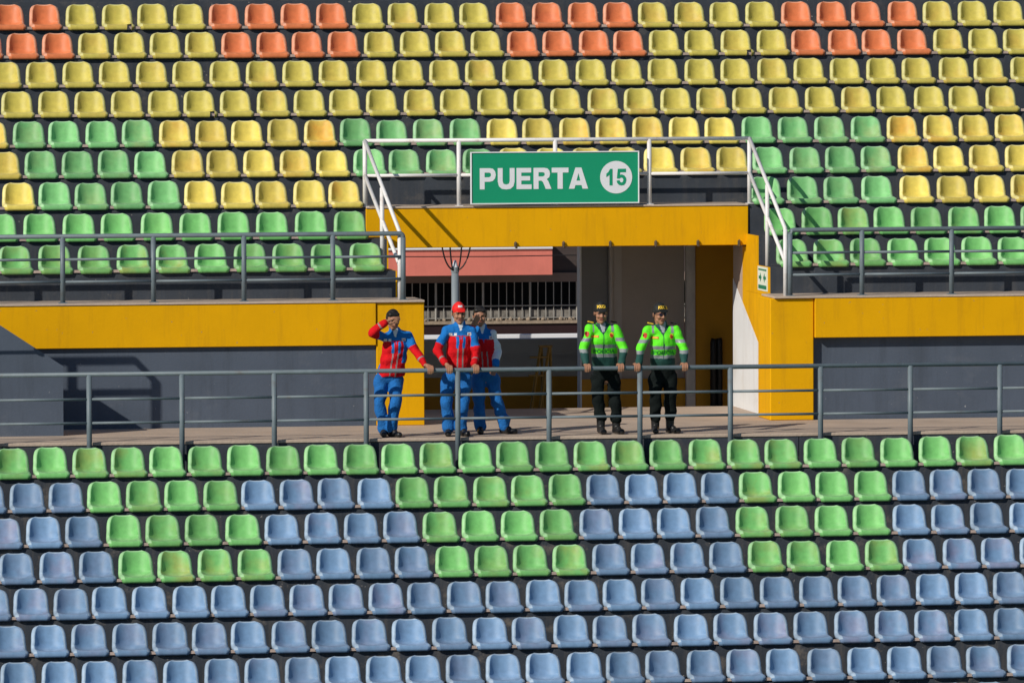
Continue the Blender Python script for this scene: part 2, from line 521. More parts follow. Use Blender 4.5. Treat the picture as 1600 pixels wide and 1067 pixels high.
# ------------------------------------------------------------------ behind the stand
shop = thing('shop_building', 'building behind the gate with salmon awning over a barred window', 'building', (3.5, 26, -1))
salmon = mat('salmon_awning', (0.68, 0.195, 0.150), 0.75, 0.10, 2.0, streak=(0.45, 0.13, 0.10), streak_amt=0.4)
brown = mat('brown_beam', (0.20, 0.145, 0.12), 0.7, 0.15, 2.0)
dark_in = mat('dark_interior', (0.010, 0.010, 0.011), 0.9, 0.3, 1.0)
maroon = mat('maroon_base', (0.020, 0.006, 0.008), 0.6, 0.2, 2.0)
rubble_m = mat('rubble_stone', (0.30, 0.24, 0.18), 0.9, 0.4, 14.0)
bm = bmesh.new()
prism_x(bm, [(23.96, 1.055), (23.96, 1.475), (26.3, 2.0), (26.3, 1.95), (24.0, 1.44), (24.0, 1.055)], -0.5, 4.53)
obj('awning', bm, salmon, shop)
obj('awning_rail', ntube([(-0.5, 23.94, 1.485), (4.53, 23.94, 1.485)], 0.022, 8), sign_white, shop)
obj('beam', nbox(-2, 9, 24.55, 25.3, 0.915, 1.06), brown, shop)
obj('fascia', nbox(4.56, 9, 24.6, 25.3, 1.06, 1.75), mat('dark_fascia', (0.06, 0.045, 0.042), 0.8, 0.3, 3.0, stretch=(0.3, 1, 3)), shop)
obj('wall', nbox(-2, 9, 26.2, 26.6, -1, 5), dark_in, shop)
obj('rubble_wall', nbox(-2, 9, 24.58, 25.3, 0.302, 0.47), mat('grey_rubble', (0.20, 0.185, 0.165), 0.9, 0.75, 9.0), shop)
obj('base_wall', nbox(-2, 9, 24.4, 25.3, -1, 0.255), maroon, shop)
obj('sill', nbox(-2, 9, 24.36, 25.3, 0.255, 0.30), rubble_m, shop)
grille = mat('grille_paint', (0.29, 0.28, 0.26), 0.5, 0.15, 6.0)
xb = -0.6
nb = 0
while xb < 7.0:
    rr = 0.020 if nb % 6 == 2 else 0.0085
    obj('grille_bar', ntube([(xb, 24.55, 0.30), (xb, 24.55, 0.915)], rr, 6), grille, shop)
    xb += 0.128
    nb += 1
obj('grille_rail', nbox(-0.6, 7, 24.54, 24.56, 0.525, 0.545), grille, shop)
obj('grille_rail', nbox(-0.6, 7, 24.54, 24.56, 0.335, 0.35), grille, shop)
bm = bmesh.new()
rng = random.Random(3)
for j in range(260):
    xx = rng.uniform(-0.5, 6.5); rr = rng.uniform(0.012, 0.04)
    bmesh.ops.create_icosphere(bm, subdivisions=1, radius=rr,
                               matrix=Matrix.Translation((xx, 24.45 + rng.uniform(-0.05, 0.25), 0.305 + rr * 0.5)) @ Matrix.Rotation(rng.random() * 6, 4, 'Y'))
tag(obj('rubble', bm, rubble_m), 'strip of loose rubble along the sill under the window bars', 'rubble', kind='stuff')
cop = thing('white_barrier', 'long white pipe barrier lit by sun beyond the shaded passage', 'barrier', (3.5, 23.0, -1))
obj('pipe', nbox(-1.5, 6.5, 23.0, 23.08, 0.075, 0.155, bevel=0.01), sign_white, cop)
obj('lower_strip', nbox(-1.5, 6.5, 23.01, 23.07, 0.04, 0.072), mat('cream_strip', (0.7, 0.5, 0.22), 0.6), cop)
for xx in (-1, 1.0, 2.75, 4.6, 6.2):
    obj('post', nbox(xx, xx + 0.05, 23.02, 23.06, -1.0, 0.04), sign_white, cop)

pole = thing('cable_pole', 'grey pole with pointed cap and four black cables fanning up', 'pole', (2.65, 22, -1))
obj('shaft', ntube([(2.65, 22, -1), (2.65, 22, 1.20)], 0.058, 12), mat('pole_paint', (0.20, 0.235, 0.26), 0.5, 0.1, 3.0), pole, True)
obj('collar', ntube([(2.65, 22, 1.19), (2.65, 22, 1.27)], 0.066, 12), mat('pole_paint', None), pole)
obj('cap', ntube([(2.65, 22, 1.27), (2.65, 22, 1.38)], 0.05, 12, r2=0.016), sign_white, pole)
for dx, bx in ((-0.24, -0.12), (-0.10, -0.05), (0.10, 0.05), (0.25, 0.13)):
    obj('cable', ntube(curve_pts((2.65 + math.copysign(0.03, dx), 21.95, 1.22), (2.65 + bx * 1.6, 21.93, 1.28), (2.65 + dx, 21.9, 1.75), 7), 0.0135, 6), black, pole, True)
wr = tag(obj('overhead_wire', ntube([(-1, 21, 1.50), (3, 21, 1.47), (7, 21, 1.50)], 0.008, 5), black), 'thin dark wire stretched in front of the salmon awning', 'wire')

# ------------------------------------------------------------------ stair block at the left end of the walkway
sb = thing('stair_block', 'grey stair flank wall with sloping top at the left end of walkway', 'stair wall', (-6.5, 1.8, 0))
bm = bmesh.new()
prism_y(bm, [(-5.60, 0.0), (-5.60, 0.892), (-6.52, 1.500), (-9.6, 1.500), (-9.6, 0.0)], 1.30, 1.48)
obj('flank_wall', bm, wall_grey, sb)
for j in range(5):
    x1 = -5.85 - 0.28 * j
    obj('stair_step', nbox(-9.5, x1, 1.483, W - 0.06, 0.17 * j + 0.002, 0.17 * (j + 1)), concrete, sb)
# unseen pipe frame, shaped from its shadow on the grey wall; added landing
ld = thing('shadow_pipe_frame', 'unseen pipe frame on an added landing wall, casting a shadow on the grey wall', 'pipe frame', (-9.5, 0.5, 0))
obj('landing_wall', nbox(-10.2, -8.9, 0.40, 0.60, 0.0, 2.30), wall_grey, ld)  # added out of view to carry the pipe frame
obj('top_rail', ntube([(-8.9, 0.5, 2.884), (-7.2, 0.5, 2.884), (-6.93, 0.5, 2.60), (-6.93, 0.5, 1.82)], 0.042, 10), rail_grey, ld, True)
obj('mid_rail', ntube([(-8.9, 0.5, 2.47), (-6.93, 0.5, 2.47)], 0.036, 8), rail_grey, ld, True)
obj('low_rail', ntube([(-8.9, 0.5, 1.84), (-6.93, 0.5, 1.84)], 0.018, 8), rail_grey, ld, True)
obj('post', ntube([(-8.02, 0.5, 1.84), (-8.02, 0.5, 2.884)], 0.042, 10), rail_grey, ld, True)

# ------------------------------------------------------------------ railings


def rail(name, label, base):
    return thing(name, label, 'railing', base)


wr_ = rail('walkway_railing', 'blue grey pipe railing along the walkway in front of the five people', (0, -0.13, 0))
YR, ZR = -0.13, 0.86
post_x = [-6.59 + 1.1747 * i for i in range(-3, 15)]
post_x = [-5.415 + 1.1745 * i for i in range(-4, 14)]
obj('top_rail', ntube([(post_x[0] - 0.1, YR, ZR), (post_x[-1] + 0.1, YR, ZR)], 0.0285, 14), rail_grey, wr_, True)
for a, b in zip(post_x, post_x[1:]):
    obj('mid_rail', ntube([(a + 0.03, YR, 0.546), (b - 0.03, YR, 0.546)], 0.0175, 10), rail_grey, wr_, True)
    obj('low_rail', ntube([(a + 0.03, YR, 0.246), (b - 0.03, YR, 0.246)], 0.0175, 10), rail_grey, wr_, True)
for xx in post_x:
    p = obj('post', ntube([(xx, YR, ZB(1)), (xx, YR, ZR - 0.01)], 0.034, 14), rail_grey, wr_, True)
    obj('base_plate', nbox(xx - 0.08, xx + 0.08, YR - 0.08, YR + 0.075, ZB(1), ZB(1) + 0.012), rail_grey, p)
    obj('bracket', nbox(xx - 0.02, xx + 0.02, YR + 0.035, -0.036, -0.20, -0.14), rail_grey, p)

YU = W + 0.07
for side, xs, x_end, lab in (('l', [-5.465 - 1.182 * 3, -5.465 - 1.182 * 2, -5.465 - 1.182, -5.465, -4.283, -3.10, -1.933, -1.006], -10.2,
                              'blue grey pipe railing on the ledge left of the gate'),
                             ('r', [4.14, 5.106, 6.314, 7.52, 8.73, 9.94], 10.2, 'blue grey pipe railing on the ledge right of the gate')):
    rl = rail('ledge_railing', lab, (xs[0], YU, Z10))
    zt, zm, zl = 2.50, 2.20, 1.91
    if side == 'l':
        obj('top_rail', ntube([(x_end, YU, zt)] + [(xs[-1] - 0.05, YU, zt)] + curve_pts((xs[-1] - 0.05, YU, zt), (xs[-1], YU, zt), (xs[-1], YU, zt - 0.06), 4)[1:], 0.03, 12), rail_grey, rl, True)
    else:
        obj('top_rail', ntube(curve_pts((xs[0], YU, zt - 0.06), (xs[0], YU, zt), (xs[0] + 0.05, YU, zt), 4)[:-1] + [(xs[0] + 0.05, YU, zt), (x_end, YU, zt)], 0.03, 12), rail_grey, rl, True)
    for a, b in zip(xs, xs[1:]):
        obj('mid_rail', ntube([(a + 0.02, YU, zm), (b - 0.02, YU, zm)], 0.018, 8), rail_grey, rl, True)
        obj('low_rail', ntube([(a + 0.02, YU, zl), (b - 0.02, YU, zl)], 0.018, 8), rail_grey, rl, True)
    for xx in xs:
        p = obj('post', ntube([(xx, YU, Z10), (xx, YU, zt - 0.01 if xx not in (-1.006, 4.14) else zt - 0.05)], 0.033, 12), rail_grey, rl, True)
        obj('base_plate', nbox(xx - 0.055, xx + 0.055, YU - 0.055, YU + 0.055, Z10, Z10 + 0.01), rail_grey, p)

YP = YL + 0.05
pr = rail('platform_railing', 'white pipe railing above the gate with the green sign', (0, YP, ZK(3)))
zt, zm = 3.655, 3.19
obj('top_rail', ntube([(-1.17, YP, zt), (4.062, YP, zt)], 0.026, 12), rail_white, pr, True)
pxs = [-1.17, 0.10, 1.408, 2.69, 4.062]
for a, b in zip(pxs, pxs[1:]):
    obj('mid_rail', ntube([(a + 0.02, YP, zm), (b - 0.02, YP, zm)], 0.023, 10), rail_white, pr, True)
for xx in pxs:
    p = obj('post', ntube([(xx, YP, ZK(3) + 0.012), (xx, YP, zt)], 0.030, 12), rail_white, pr, True)
    obj('base_plate', nbox(xx - 0.05, xx + 0.05, YP - 0.05, YP + 0.05, ZK(3) + 0.012, ZK(3) + 0.02), rail_white, p)

for lab, xa, xb_, mid, foot in (('white sloping stair handrail down the left side of the gate', -1.17, -1.045, -1.115, ZK(1)),
                                ('white sloping stair handrail down the right side of the gate', 4.062, 4.085, 4.066, ZK(1))):
    hr = rail('stair_handrail', lab, (xa, YP, ZK(3)))
    y1 = W + 0.11
    ztop, zbot = zt, 2.515
    xlow = xb_
    obj('upper_rail', ntube([(xa, YP - 0.01, ztop), (xlow, y1, zbot)], 0.026, 12), rail_white, hr, True)
    obj('lower_rail', ntube([(xa, YP - 0.01, zm), (xlow, y1, 2.08)], 0.026, 12), rail_white, hr, True)
    obj('post', ntube([(xlow, y1, Z10), (xlow, y1, zbot)], 0.029, 12), rail_white, hr, True)
    t = (YP - 3.80) / (YP - y1)
    obj('post', ntube([(mid, 3.80, foot), (mid, 3.80, ztop + (zbot - ztop) * t)], 0.029, 12), rail_white, hr, True)

# ------------------------------------------------------------------ the gate sign
YS = YL - 0.085
sg = thing('gate_sign', 'large green sign reading PUERTA 15 in white above the gate', 'sign', (1.38, YS, ZK(3)))
obj('panel', nbox(0.252, 2.514, YS, YS + 0.03, 2.812, 3.486), sign_green, sg)
for a in ((0.237, 2.529, 2.798, 2.814), (0.237, 2.529, 3.484, 3.50), (0.237, 0.254, 2.814, 3.484), (2.512, 2.529, 2.814, 3.484)):
    obj('frame_strip', nbox(a[0], a[1], YS - 0.012, YS + 0.035, a[2], a[3], bevel=0.003), sign_white, sg)
LET = {
    'P': ([[(0, 0), (0, 1), (.62, 1), (.82, .97), (.95, .85), (1, .69), (.95, .52), (.82, .40), (.62, .36), (.30, .36), (.30, 0)]], [[(.30, .57), (.58, .57), (.68, .61), (.70, .69), (.68, .76), (.58, .79), (.30, .79)]]),
    'U': ([[(0, 1), (.29, 1), (.29, .38), (.34, .26), (.5, .22), (.66, .26), (.71, .38), (.71, 1), (1, 1), (1, .36), (.93, .14), (.76, .02), (.5, -.01), (.24, .02), (.07, .14), (0, .36)]], []),
    'E': ([[(0, 0), (0, 1), (.97, 1), (.97, .78), (.32, .78), (.32, .615), (.90, .615), (.90, .405), (.32, .405), (.32, .22), (1, .22), (1, 0)]], []),
    'R': ([[(0, 0), (0, 1), (.60, 1), (.78, .97), (.89, .86), (.92, .71), (.88, .56), (.74, .46), (.82, .38), (1, 0), (.68, 0), (.53, .32), (.44, .39), (.28, .39), (.28, 0)]], [[(.28, .59), (.52, .59), (.61, .63), (.63, .70), (.61, .76), (.52, .79), (.28, .79)]]),
    'T': ([[(.345, 0), (.345, .77), (0, .77), (0, 1), (1, 1), (1, .77), (.655, .77), (.655, 0)]], []),
    'A': ([[(0, 0), (.345, 1), (.655, 1), (1, 0), (.71, 0), (.66, .17), (.34, .17), (.29, 0)]], [[(.40, .38), (.60, .38), (.50, .74)]]),
    '1': ([[(.42, 0), (.42, .66), (.30, .58), (.10, .51), (.10, .71), (.32, .82), (.48, 1), (.72, 1), (.72, 0)]], []),
    '5': ([[(.14, 1), (.92, 1), (.92, .79), (.36, .79), (.33, .63), (.52, .66), (.76, .60), (.93, .45), (.95, .30), (.88, .13), (.72, .02), (.48, -.01), (.24, .03), (.08, .14), (.02, .28), (.30, .31), (.36, .21), (.49, .17), (.62, .21), (.67, .32), (.62, .43), (.48, .47), (.36, .45), (.29, .40), (.05, .42)]], []),
}


def letter(ch, x0, z0, wd, ht, y0, y1, m, parent, name='letter'):
    """solid letter cut from sheet: outline with holes filled by a scan-filled curve."""
    cu = bpy.data.curves.new('letter', 'CURVE')
    cu.dimensions = '2D'
    cu.fill_mode = 'BOTH'
    cu.extrude = (y1 - y0) / 2
    outs, holes = LET[ch]
    for poly in outs + holes:
        sp = cu.splines.new('POLY')
        sp.points.add(len(poly) - 1)
        for p, (a, b) in zip(sp.points, poly):
            p.co = (a * wd, b * ht, 0, 1)
        sp.use_cyclic_u = True
    o = bpy.data.objects.new('letter', cu)
    C.objects.link(o)
    me = bpy.data.meshes.new_from_object(o.evaluated_get(bpy.context.evaluated_depsgraph_get()))
    bpy.data.objects.remove(o)
    me.transform(Matrix.Translation((x0, (y0 + y1) / 2, z0)) @ Matrix.Rotation(math.radians(90), 4, 'X'))
    me.materials.clear()
    return obj(name, me, m, parent)


lx = 0.361
for ch, wd in (('P', .218), ('U', .228), ('E', .205), ('R', .243), ('T', .228), ('A', .262)):
    letter(ch, lx, 2.999, wd, 0.283, YS - 0.004, YS - 0.001, sign_white, sg)
    lx += wd + (0.026 if ch not in 'RT' else 0.004)
bm = bmesh.new()
bmesh.ops.create_cone(bm, cap_ends=True, segments=48, radius1=0.218, radius2=0.218, depth=0.003, matrix=Matrix.Translation((2.213, YS - 0.003, 3.149)) @ Matrix.Rotation(math.radians(90), 4, 'X'))
disc = obj('number_disc', bm, sign_white, sg)
letter('1', 2.065, 3.04, .135, .222, YS - 0.008, YS - 0.005, sign_green, disc, 'number')
letter('5', 2.215, 3.04, .142, .222, YS - 0.008, YS - 0.005, sign_green, disc, 'number')

# small safety plate on the cheek of the steps
es = thing('safety_plate', 'small white and green safety plate on the ochre step cheek', 'sign', (GR - 0.02, 3.75, 1.7))
xe = GR - 0.021
obj('plate', nbox(xe - 0.006, xe, 3.44, 4.10, Z10 + 0.02, 1.975), mat('plate_white', (0.74, 0.78, 0.66), 0.5, 0.05, 4.0), es)
pg = mat('plate_green', (0.02, 0.19, 0.09), 0.5, 0.05, 4.0)
for yy, zz, fl in ((3.62, 1.83, -1), (3.92, 1.83, 1)):
    bm = bmesh.new()
    prism_x(bm, [(yy - 0.09 * fl, zz), (yy, zz + 0.06), (yy, zz + 0.02), (yy + 0.09 * fl, zz + 0.02), (yy + 0.09 * fl, zz - 0.02), (yy, zz - 0.02), (yy, zz - 0.06)], xe - 0.010, xe - 0.0065)
    obj('arrow', bm, pg, es)
obj('print_bar', nbox(xe - 0.010, xe - 0.0065, 3.50, 4.04, 1.68, 1.73), pg, es)
obj('print_bar', nbox(xe - 0.010, xe - 0.0065, 3.50, 4.04, 1.925, 1.945), pg, es)

# ------------------------------------------------------------------ seats


def seat_mesh():
    prof = [(0.006, 0.000, .186, .0), (0.000, 0.028, .192, .0), (0.004, 0.054, .196, .003), (0.020, 0.070, .200, .008), (0.060, 0.071, .203, .020),
            (0.130, 0.062, .204, .034), (0.210, 0.052, .204, .048), (0.275, 0.050, .203, .074), (0.325, 0.062, .202, .098),
            (0.358, 0.096, .200, .118), (0.378, 0.150, .196, .124), (0.392, 0.205, .194, .118), (0.404, 0.252, .188, .104),
            (0.413, 0.292, .177, .080), (0.420, 0.320, .161, .054), (0.427, 0.338, .137, .030), (0.437, 0.349, .110, .012), (0.454, 0.349, .104, .0),
            (0.464, 0.334, .104, .0)]
    ss = [-1.2, -1.1, -1.0, -0.96, -0.88, -0.76, -0.6, -0.4, -0.2, 0.0, 0.2, 0.4, 0.6, 0.76, 0.88, 0.96, 1.0, 1.1, 1.2]
    n = len(prof)
    nor = []
    for i in range(n):
        a = prof[max(0, i - 1)]; b = prof[min(n - 1, i + 1)]
        ty, tz = b[0] - a[0], b[1] - a[1]
        l = math.hypot(ty, tz)
        nor.append((-tz / l, ty / l))     # towards the sitter
    bm = bmesh.new()
    grid = []
    for i, (y, z, hw, lift) in enumerate(prof):
        row = []
        for j, s in enumerate(ss):
            a_ = min(1.0, abs(s))
            e = max(0.0, (a_ - 0.12) / 0.88) ** 2.1
            x = math.copysign(a_ * (hw - 0.022), s)
            off = lift * 0.72 * e
            if abs(s) > 1.15:                  # rolled outer rim
                off -= 0.046
                x = math.copysign(hw + 0.013, s)
            elif abs(s) > 1.05:
                off -= 0.018
                x = math.copysign(hw + 0.009, s)
            row.append(bm.verts.new((x, y + nor[i][0] * off, z + nor[i][1] * off)))
        grid.append(row)
    for i in range(n - 1):
        for j in range(len(ss) - 1):
            f = bm.faces.new((grid[i][j], grid[i][j + 1], grid[i + 1][j + 1], grid[i + 1][j]))
            if (j < 2 or j > len(ss) - 4 or i >= n - 4) and i >= 2:      # outer edges take the paler rim material
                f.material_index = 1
    bmesh.ops.recalc_face_normals(bm, faces=bm.faces[:])
    me = bpy.data.meshes.new('seat')
    bm.to_mesh(me); bm.free()
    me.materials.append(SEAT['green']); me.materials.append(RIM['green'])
    o = bpy.data.objects.new('seat_tmp', me)
    C.objects.link(o)
    md = o.modifiers.new('s', 'SOLIDIFY'); md.thickness = 0.009; md.offset = 0
    me2 = bpy.data.meshes.new_from_object(o.evaluated_get(bpy.context.evaluated_depsgraph_get()))
    bpy.data.objects.remove(o)
    me2.polygons.foreach_set('use_smooth', [True] * len(me2.polygons))
    return me2


SM = {}
base_seat = seat_mesh()
for c in SEAT:
    m_ = base_seat.copy()
    keep = np.empty(len(m_.polygons), np.int32)
    base_seat.polygons.foreach_get('material_index', keep)
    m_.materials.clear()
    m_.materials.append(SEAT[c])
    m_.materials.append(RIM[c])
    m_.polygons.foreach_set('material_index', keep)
    m_.name = 'seat_' + c
    SM[c] = m_

WORD = {'green': 'green', 'mint': 'green', 'yellow': 'yellow', 'lemon': 'yellow', 'orange': 'orange', 'blue': 'blue'}
ORD = ['first', 'second', 'third', 'fourth', 'fifth', 'sixth', 'seventh', 'eighth', 'ninth', 'tenth', 'eleventh', 'twelfth', 'thirteenth', 'fourteenth', 'fifteenth']


def runs(s):
    """'O2Y4' -> list of colour letters"""
    out = []
    i = 0
    while i < len(s):
        c = s[i]; i += 1
        d = ''
        while i < len(s) and s[i].isdigit():
            d += s[i]; i += 1
        out += [c] * int(d)
    return out


# row: (upper?, step, first index, anchors (index, x of the pan's right edge), colours from the first index, phrase)
ROWS = [
    ('U', 9, 0, [(0, -5.254), (9, -0.725), (18, 3.866), (27, 8.479)], 'O2Y4O4Y4O4Y4O4Y3', None),
    ('U', 8, 0, [(1, -5.154), (10, -0.672), (18, 3.366), (28, 8.449)], 'O3Y4O4Y4O4Y4O4Y3', None),
    ('U', 7, 0, [(0, -5.47), (9, -0.908), (18, 3.708), (27, 8.356)], 'Y29', None),
    ('U', 6, 0, [(0, -5.371), (9, -0.871), (17, 3.226), (27, 8.325)], 'Y28', None),
    ('U', 5, 0, [(0, -5.799), (10, -0.836), (18, 3.197), (27, 7.775)], 'Y1G4Y5G4Y7G4Y4', 'row just above white gate railing'),
    ('U', 4, 0, [(0, -5.703), (9, -1.274), (18, 3.217), (27, 7.743)], 'Y1G4Y5G4Y7G4Y4', 'row running behind green sign'),
    ('U', 3, 0, [(0, -5.593), (9, -1.214)], 'Y1G4Y5', 'third upper row left of gate'),
    ('U', 3, 0, [(0, 4.519), (6, 7.624)], 'G4Y4', 'third upper row right of gate'),
    ('U', 2, 0, [(0, -5.9), (9, -1.255)], 'G10', 'second upper row left of gate'),
    ('U', 2, 0, [(0, 4.568), (6, 7.584)], 'G8', 'second upper row right of gate'),
    ('U', 1, -1, [(0, -5.78), (9, -1.154)], 'G11', 'bottom upper row left of gate'),
    ('U', 1, 0, [(0, 4.571), (5, 7.087)], 'G7', 'bottom upper row right of gate'),
    ('B', 1, 0, [(0, -6.226), (9, -1.835), (17, 2.109), (25, 6.085)], 'G27', 'first row below walkway'),
    ('B', 2, 0, [(0, -6.606), (9, -2.249), (18, 2.126), (26, 6.054)], 'B3G4B4G5B4G4B4', 'second row below walkway'),
    ('B', 3, 0, [(0, -6.485), (8, -2.538), (14, 0.422), (18, 2.405), (25, 5.91)], 'B3G4B4G4B4G4B4', 'third row below the walkway'),
    ('B', 4, 0, [(0, -6.399), (10, -1.517), (18, 2.408), (25, 5.863)], 'B3G4B4G4B4G4B4', 'fourth row below walkway'),
    ('B', 5, 0, [(0, -6.783), (8, -2.931), (17, 1.426), (25, 5.346)], 'B27', 'fifth row below walkway'),
    ('B', 6, 0, [(0, -6.649), (8, -2.769), (16, 1.17), (24, 5.162)], 'B26', 'sixth row below walkway'),
    ('B', 7, -1, [(0, -6.605), (8, -2.717), (16, 1.183), (24, 5.141)], 'B27', 'seventh row below walkway'),
    ('B', 8, 0, [(0, -7.046), (23, 4.073)], 'B26', None),
]


def interp(anc, i):
    for (a, xa), (b, xb2) in zip(anc, anc[1:]):
        if i <= b or (b, xb2) == anc[-1]:
            return xa + (xb2 - xa) * (i - a) / (b - a)


stuff_bm = {c: [] for c in SEAT}
RAIL_N = 0
for part, k, first, anc, cols, phrase in ROWS:
    cols = runs(cols)
    n = len(cols)
    y0 = (W + D * k if part == 'U' else -D * k) - 0.055
    z0 = ZK(k) if part == 'U' else ZB(k)
    xs = [interp(anc, first + i) - 0.205 for i in range(n)]
    seg = []
    for i, c in enumerate(cols):
        if seg and seg[-1][0] == c:
            seg[-1][1].append(i)
        else:
            seg.append([c, [i]])
    per = {}
    for s in seg:
        per.setdefault(s[0], []).append(s)
    for s in seg:
        c = s[0]
        if part == 'U':
            key = {'O': 'orange', 'Y': 'lemon' if k >= 6 else 'yellow', 'G': 'mint' if k >= 3 else 'green'}[c]
        else:
            key = {'G': 'green', 'B': 'blue'}[c]
        peers = per[c]
        q = peers.index(s)
        m_ = len(peers)
        if m_ == 1:
            block = ''
        elif m_ == 2:
            block = ['left', 'right'][q]
        elif m_ == 3:
            block = ['left', 'middle', 'right'][q]
        else:
            block = ['leftmost', 'middle left', 'middle right', 'rightmost'][q]
        for t_, i in enumerate(s[1]):
            jx, jr = random.uniform(-0.004, 0.004), math.radians(random.gauss(0, 0.9))
            loc = Vector((xs[i] + jx, y0 + random.uniform(-0.006, 0.006), z0 + random.uniform(-0.003, 0.003)))
            if phrase is None:
                stuff_bm[key].append((loc, jr, (k, i) in ((9, 3), (6, 5), (8, 21))))
                continue
            o = bpy.data.objects.new('stadium_seat', SM[key])
            C.objects.link(o)
            o.location = loc
            o.rotation_euler = (math.radians(random.gauss(0, 0.7)), 0, jr)
            L_ = len(s[1])
            if L_ == 1:
                pos = 'single ' + WORD[key] + ' plastic seat'
                lab = f'{pos} at the left end of {phrase}'
            else:
                if t_ <= (L_ - 1) // 2:
                    od = ORD[t_] + ' from left'
                else:
                    r_ = L_ - 1 - t_
                    od = ('last' if r_ == 0 else ORD[r_] + ' from right')
                if block:
                    lab = f'{WORD[key]} seat, {od} in {block} {WORD[key]} group, {phrase}'
                else:
                    lab = f'{WORD[key]} plastic seat, {od} in {phrase}'
            tag(o, lab, 'seat', 'rows of plastic stadium seats')
    # steel bar the seats are bolted to
    obj_bar = obj('seat_bar', nbox(xs[0] - (0.5 if not (phrase and 'right of gate' in phrase) else 0.2), xs[-1] + (0.5 if not (phrase and 'left of gate' in phrase) else 0.12), y0 + 0.03, y0 + 0.065, z0 + 0.016, z0 + 0.050), bar_metal)
    nm = phrase or {('U', 9): 'the topmost row', ('U', 8): 'the second row from the top', ('U', 7): 'third row from the top', ('U', 6): 'the fourth row from the top', ('B', 8): 'the lowest row'}[(part, k)]
    tag(obj_bar, f'thin dusty steel seat bar under {nm}', 'seat bar', 'seat mounting bars')

bm = bmesh.new()
slots = []
for key, lst in stuff_bm.items():
    if not lst:
        continue
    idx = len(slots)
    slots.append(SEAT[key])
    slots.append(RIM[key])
    for loc, jr, chipped in lst:
        nf = len(bm.faces)
        nv = len(bm.verts)
        bm.from_mesh(base_seat)
        bm.verts.ensure_lookup_table()
        bm.faces.ensure_lookup_table()
        if chipped:      # a piece broken out of the front lip
            gone = [f for f in bm.faces[nf:] if f.calc_center_median().y < 0.045 and 0.09 < f.calc_center_median().x * (1 if jr > -9 else 1) < 0.17]
            bmesh.ops.delete(bm, geom=gone, context='FACES_ONLY')
            bm.verts.ensure_lookup_table()
            bm.faces.ensure_lookup_table()
        mx = Matrix.Translation(loc) @ Matrix.Rotation(jr, 4, 'Z')
        for v in bm.verts[nv:]:
            v.co = mx @ v.co
        for f in bm.faces[nf:]:
            f.material_index = idx + f.material_index
            f.smooth = True
me = bpy.data.meshes.new('distant_seats')
bm.to_mesh(me); bm.free()
for m_ in slots:
    me.materials.append(m_)
o = bpy.data.objects.new('distant_seats', me)
C.objects.link(o)
tag(o, 'yellow and orange seats of four topmost rows, blue seats cut off at bottom edge', 'seats', kind='stuff')

# ------------------------------------------------------------------ people


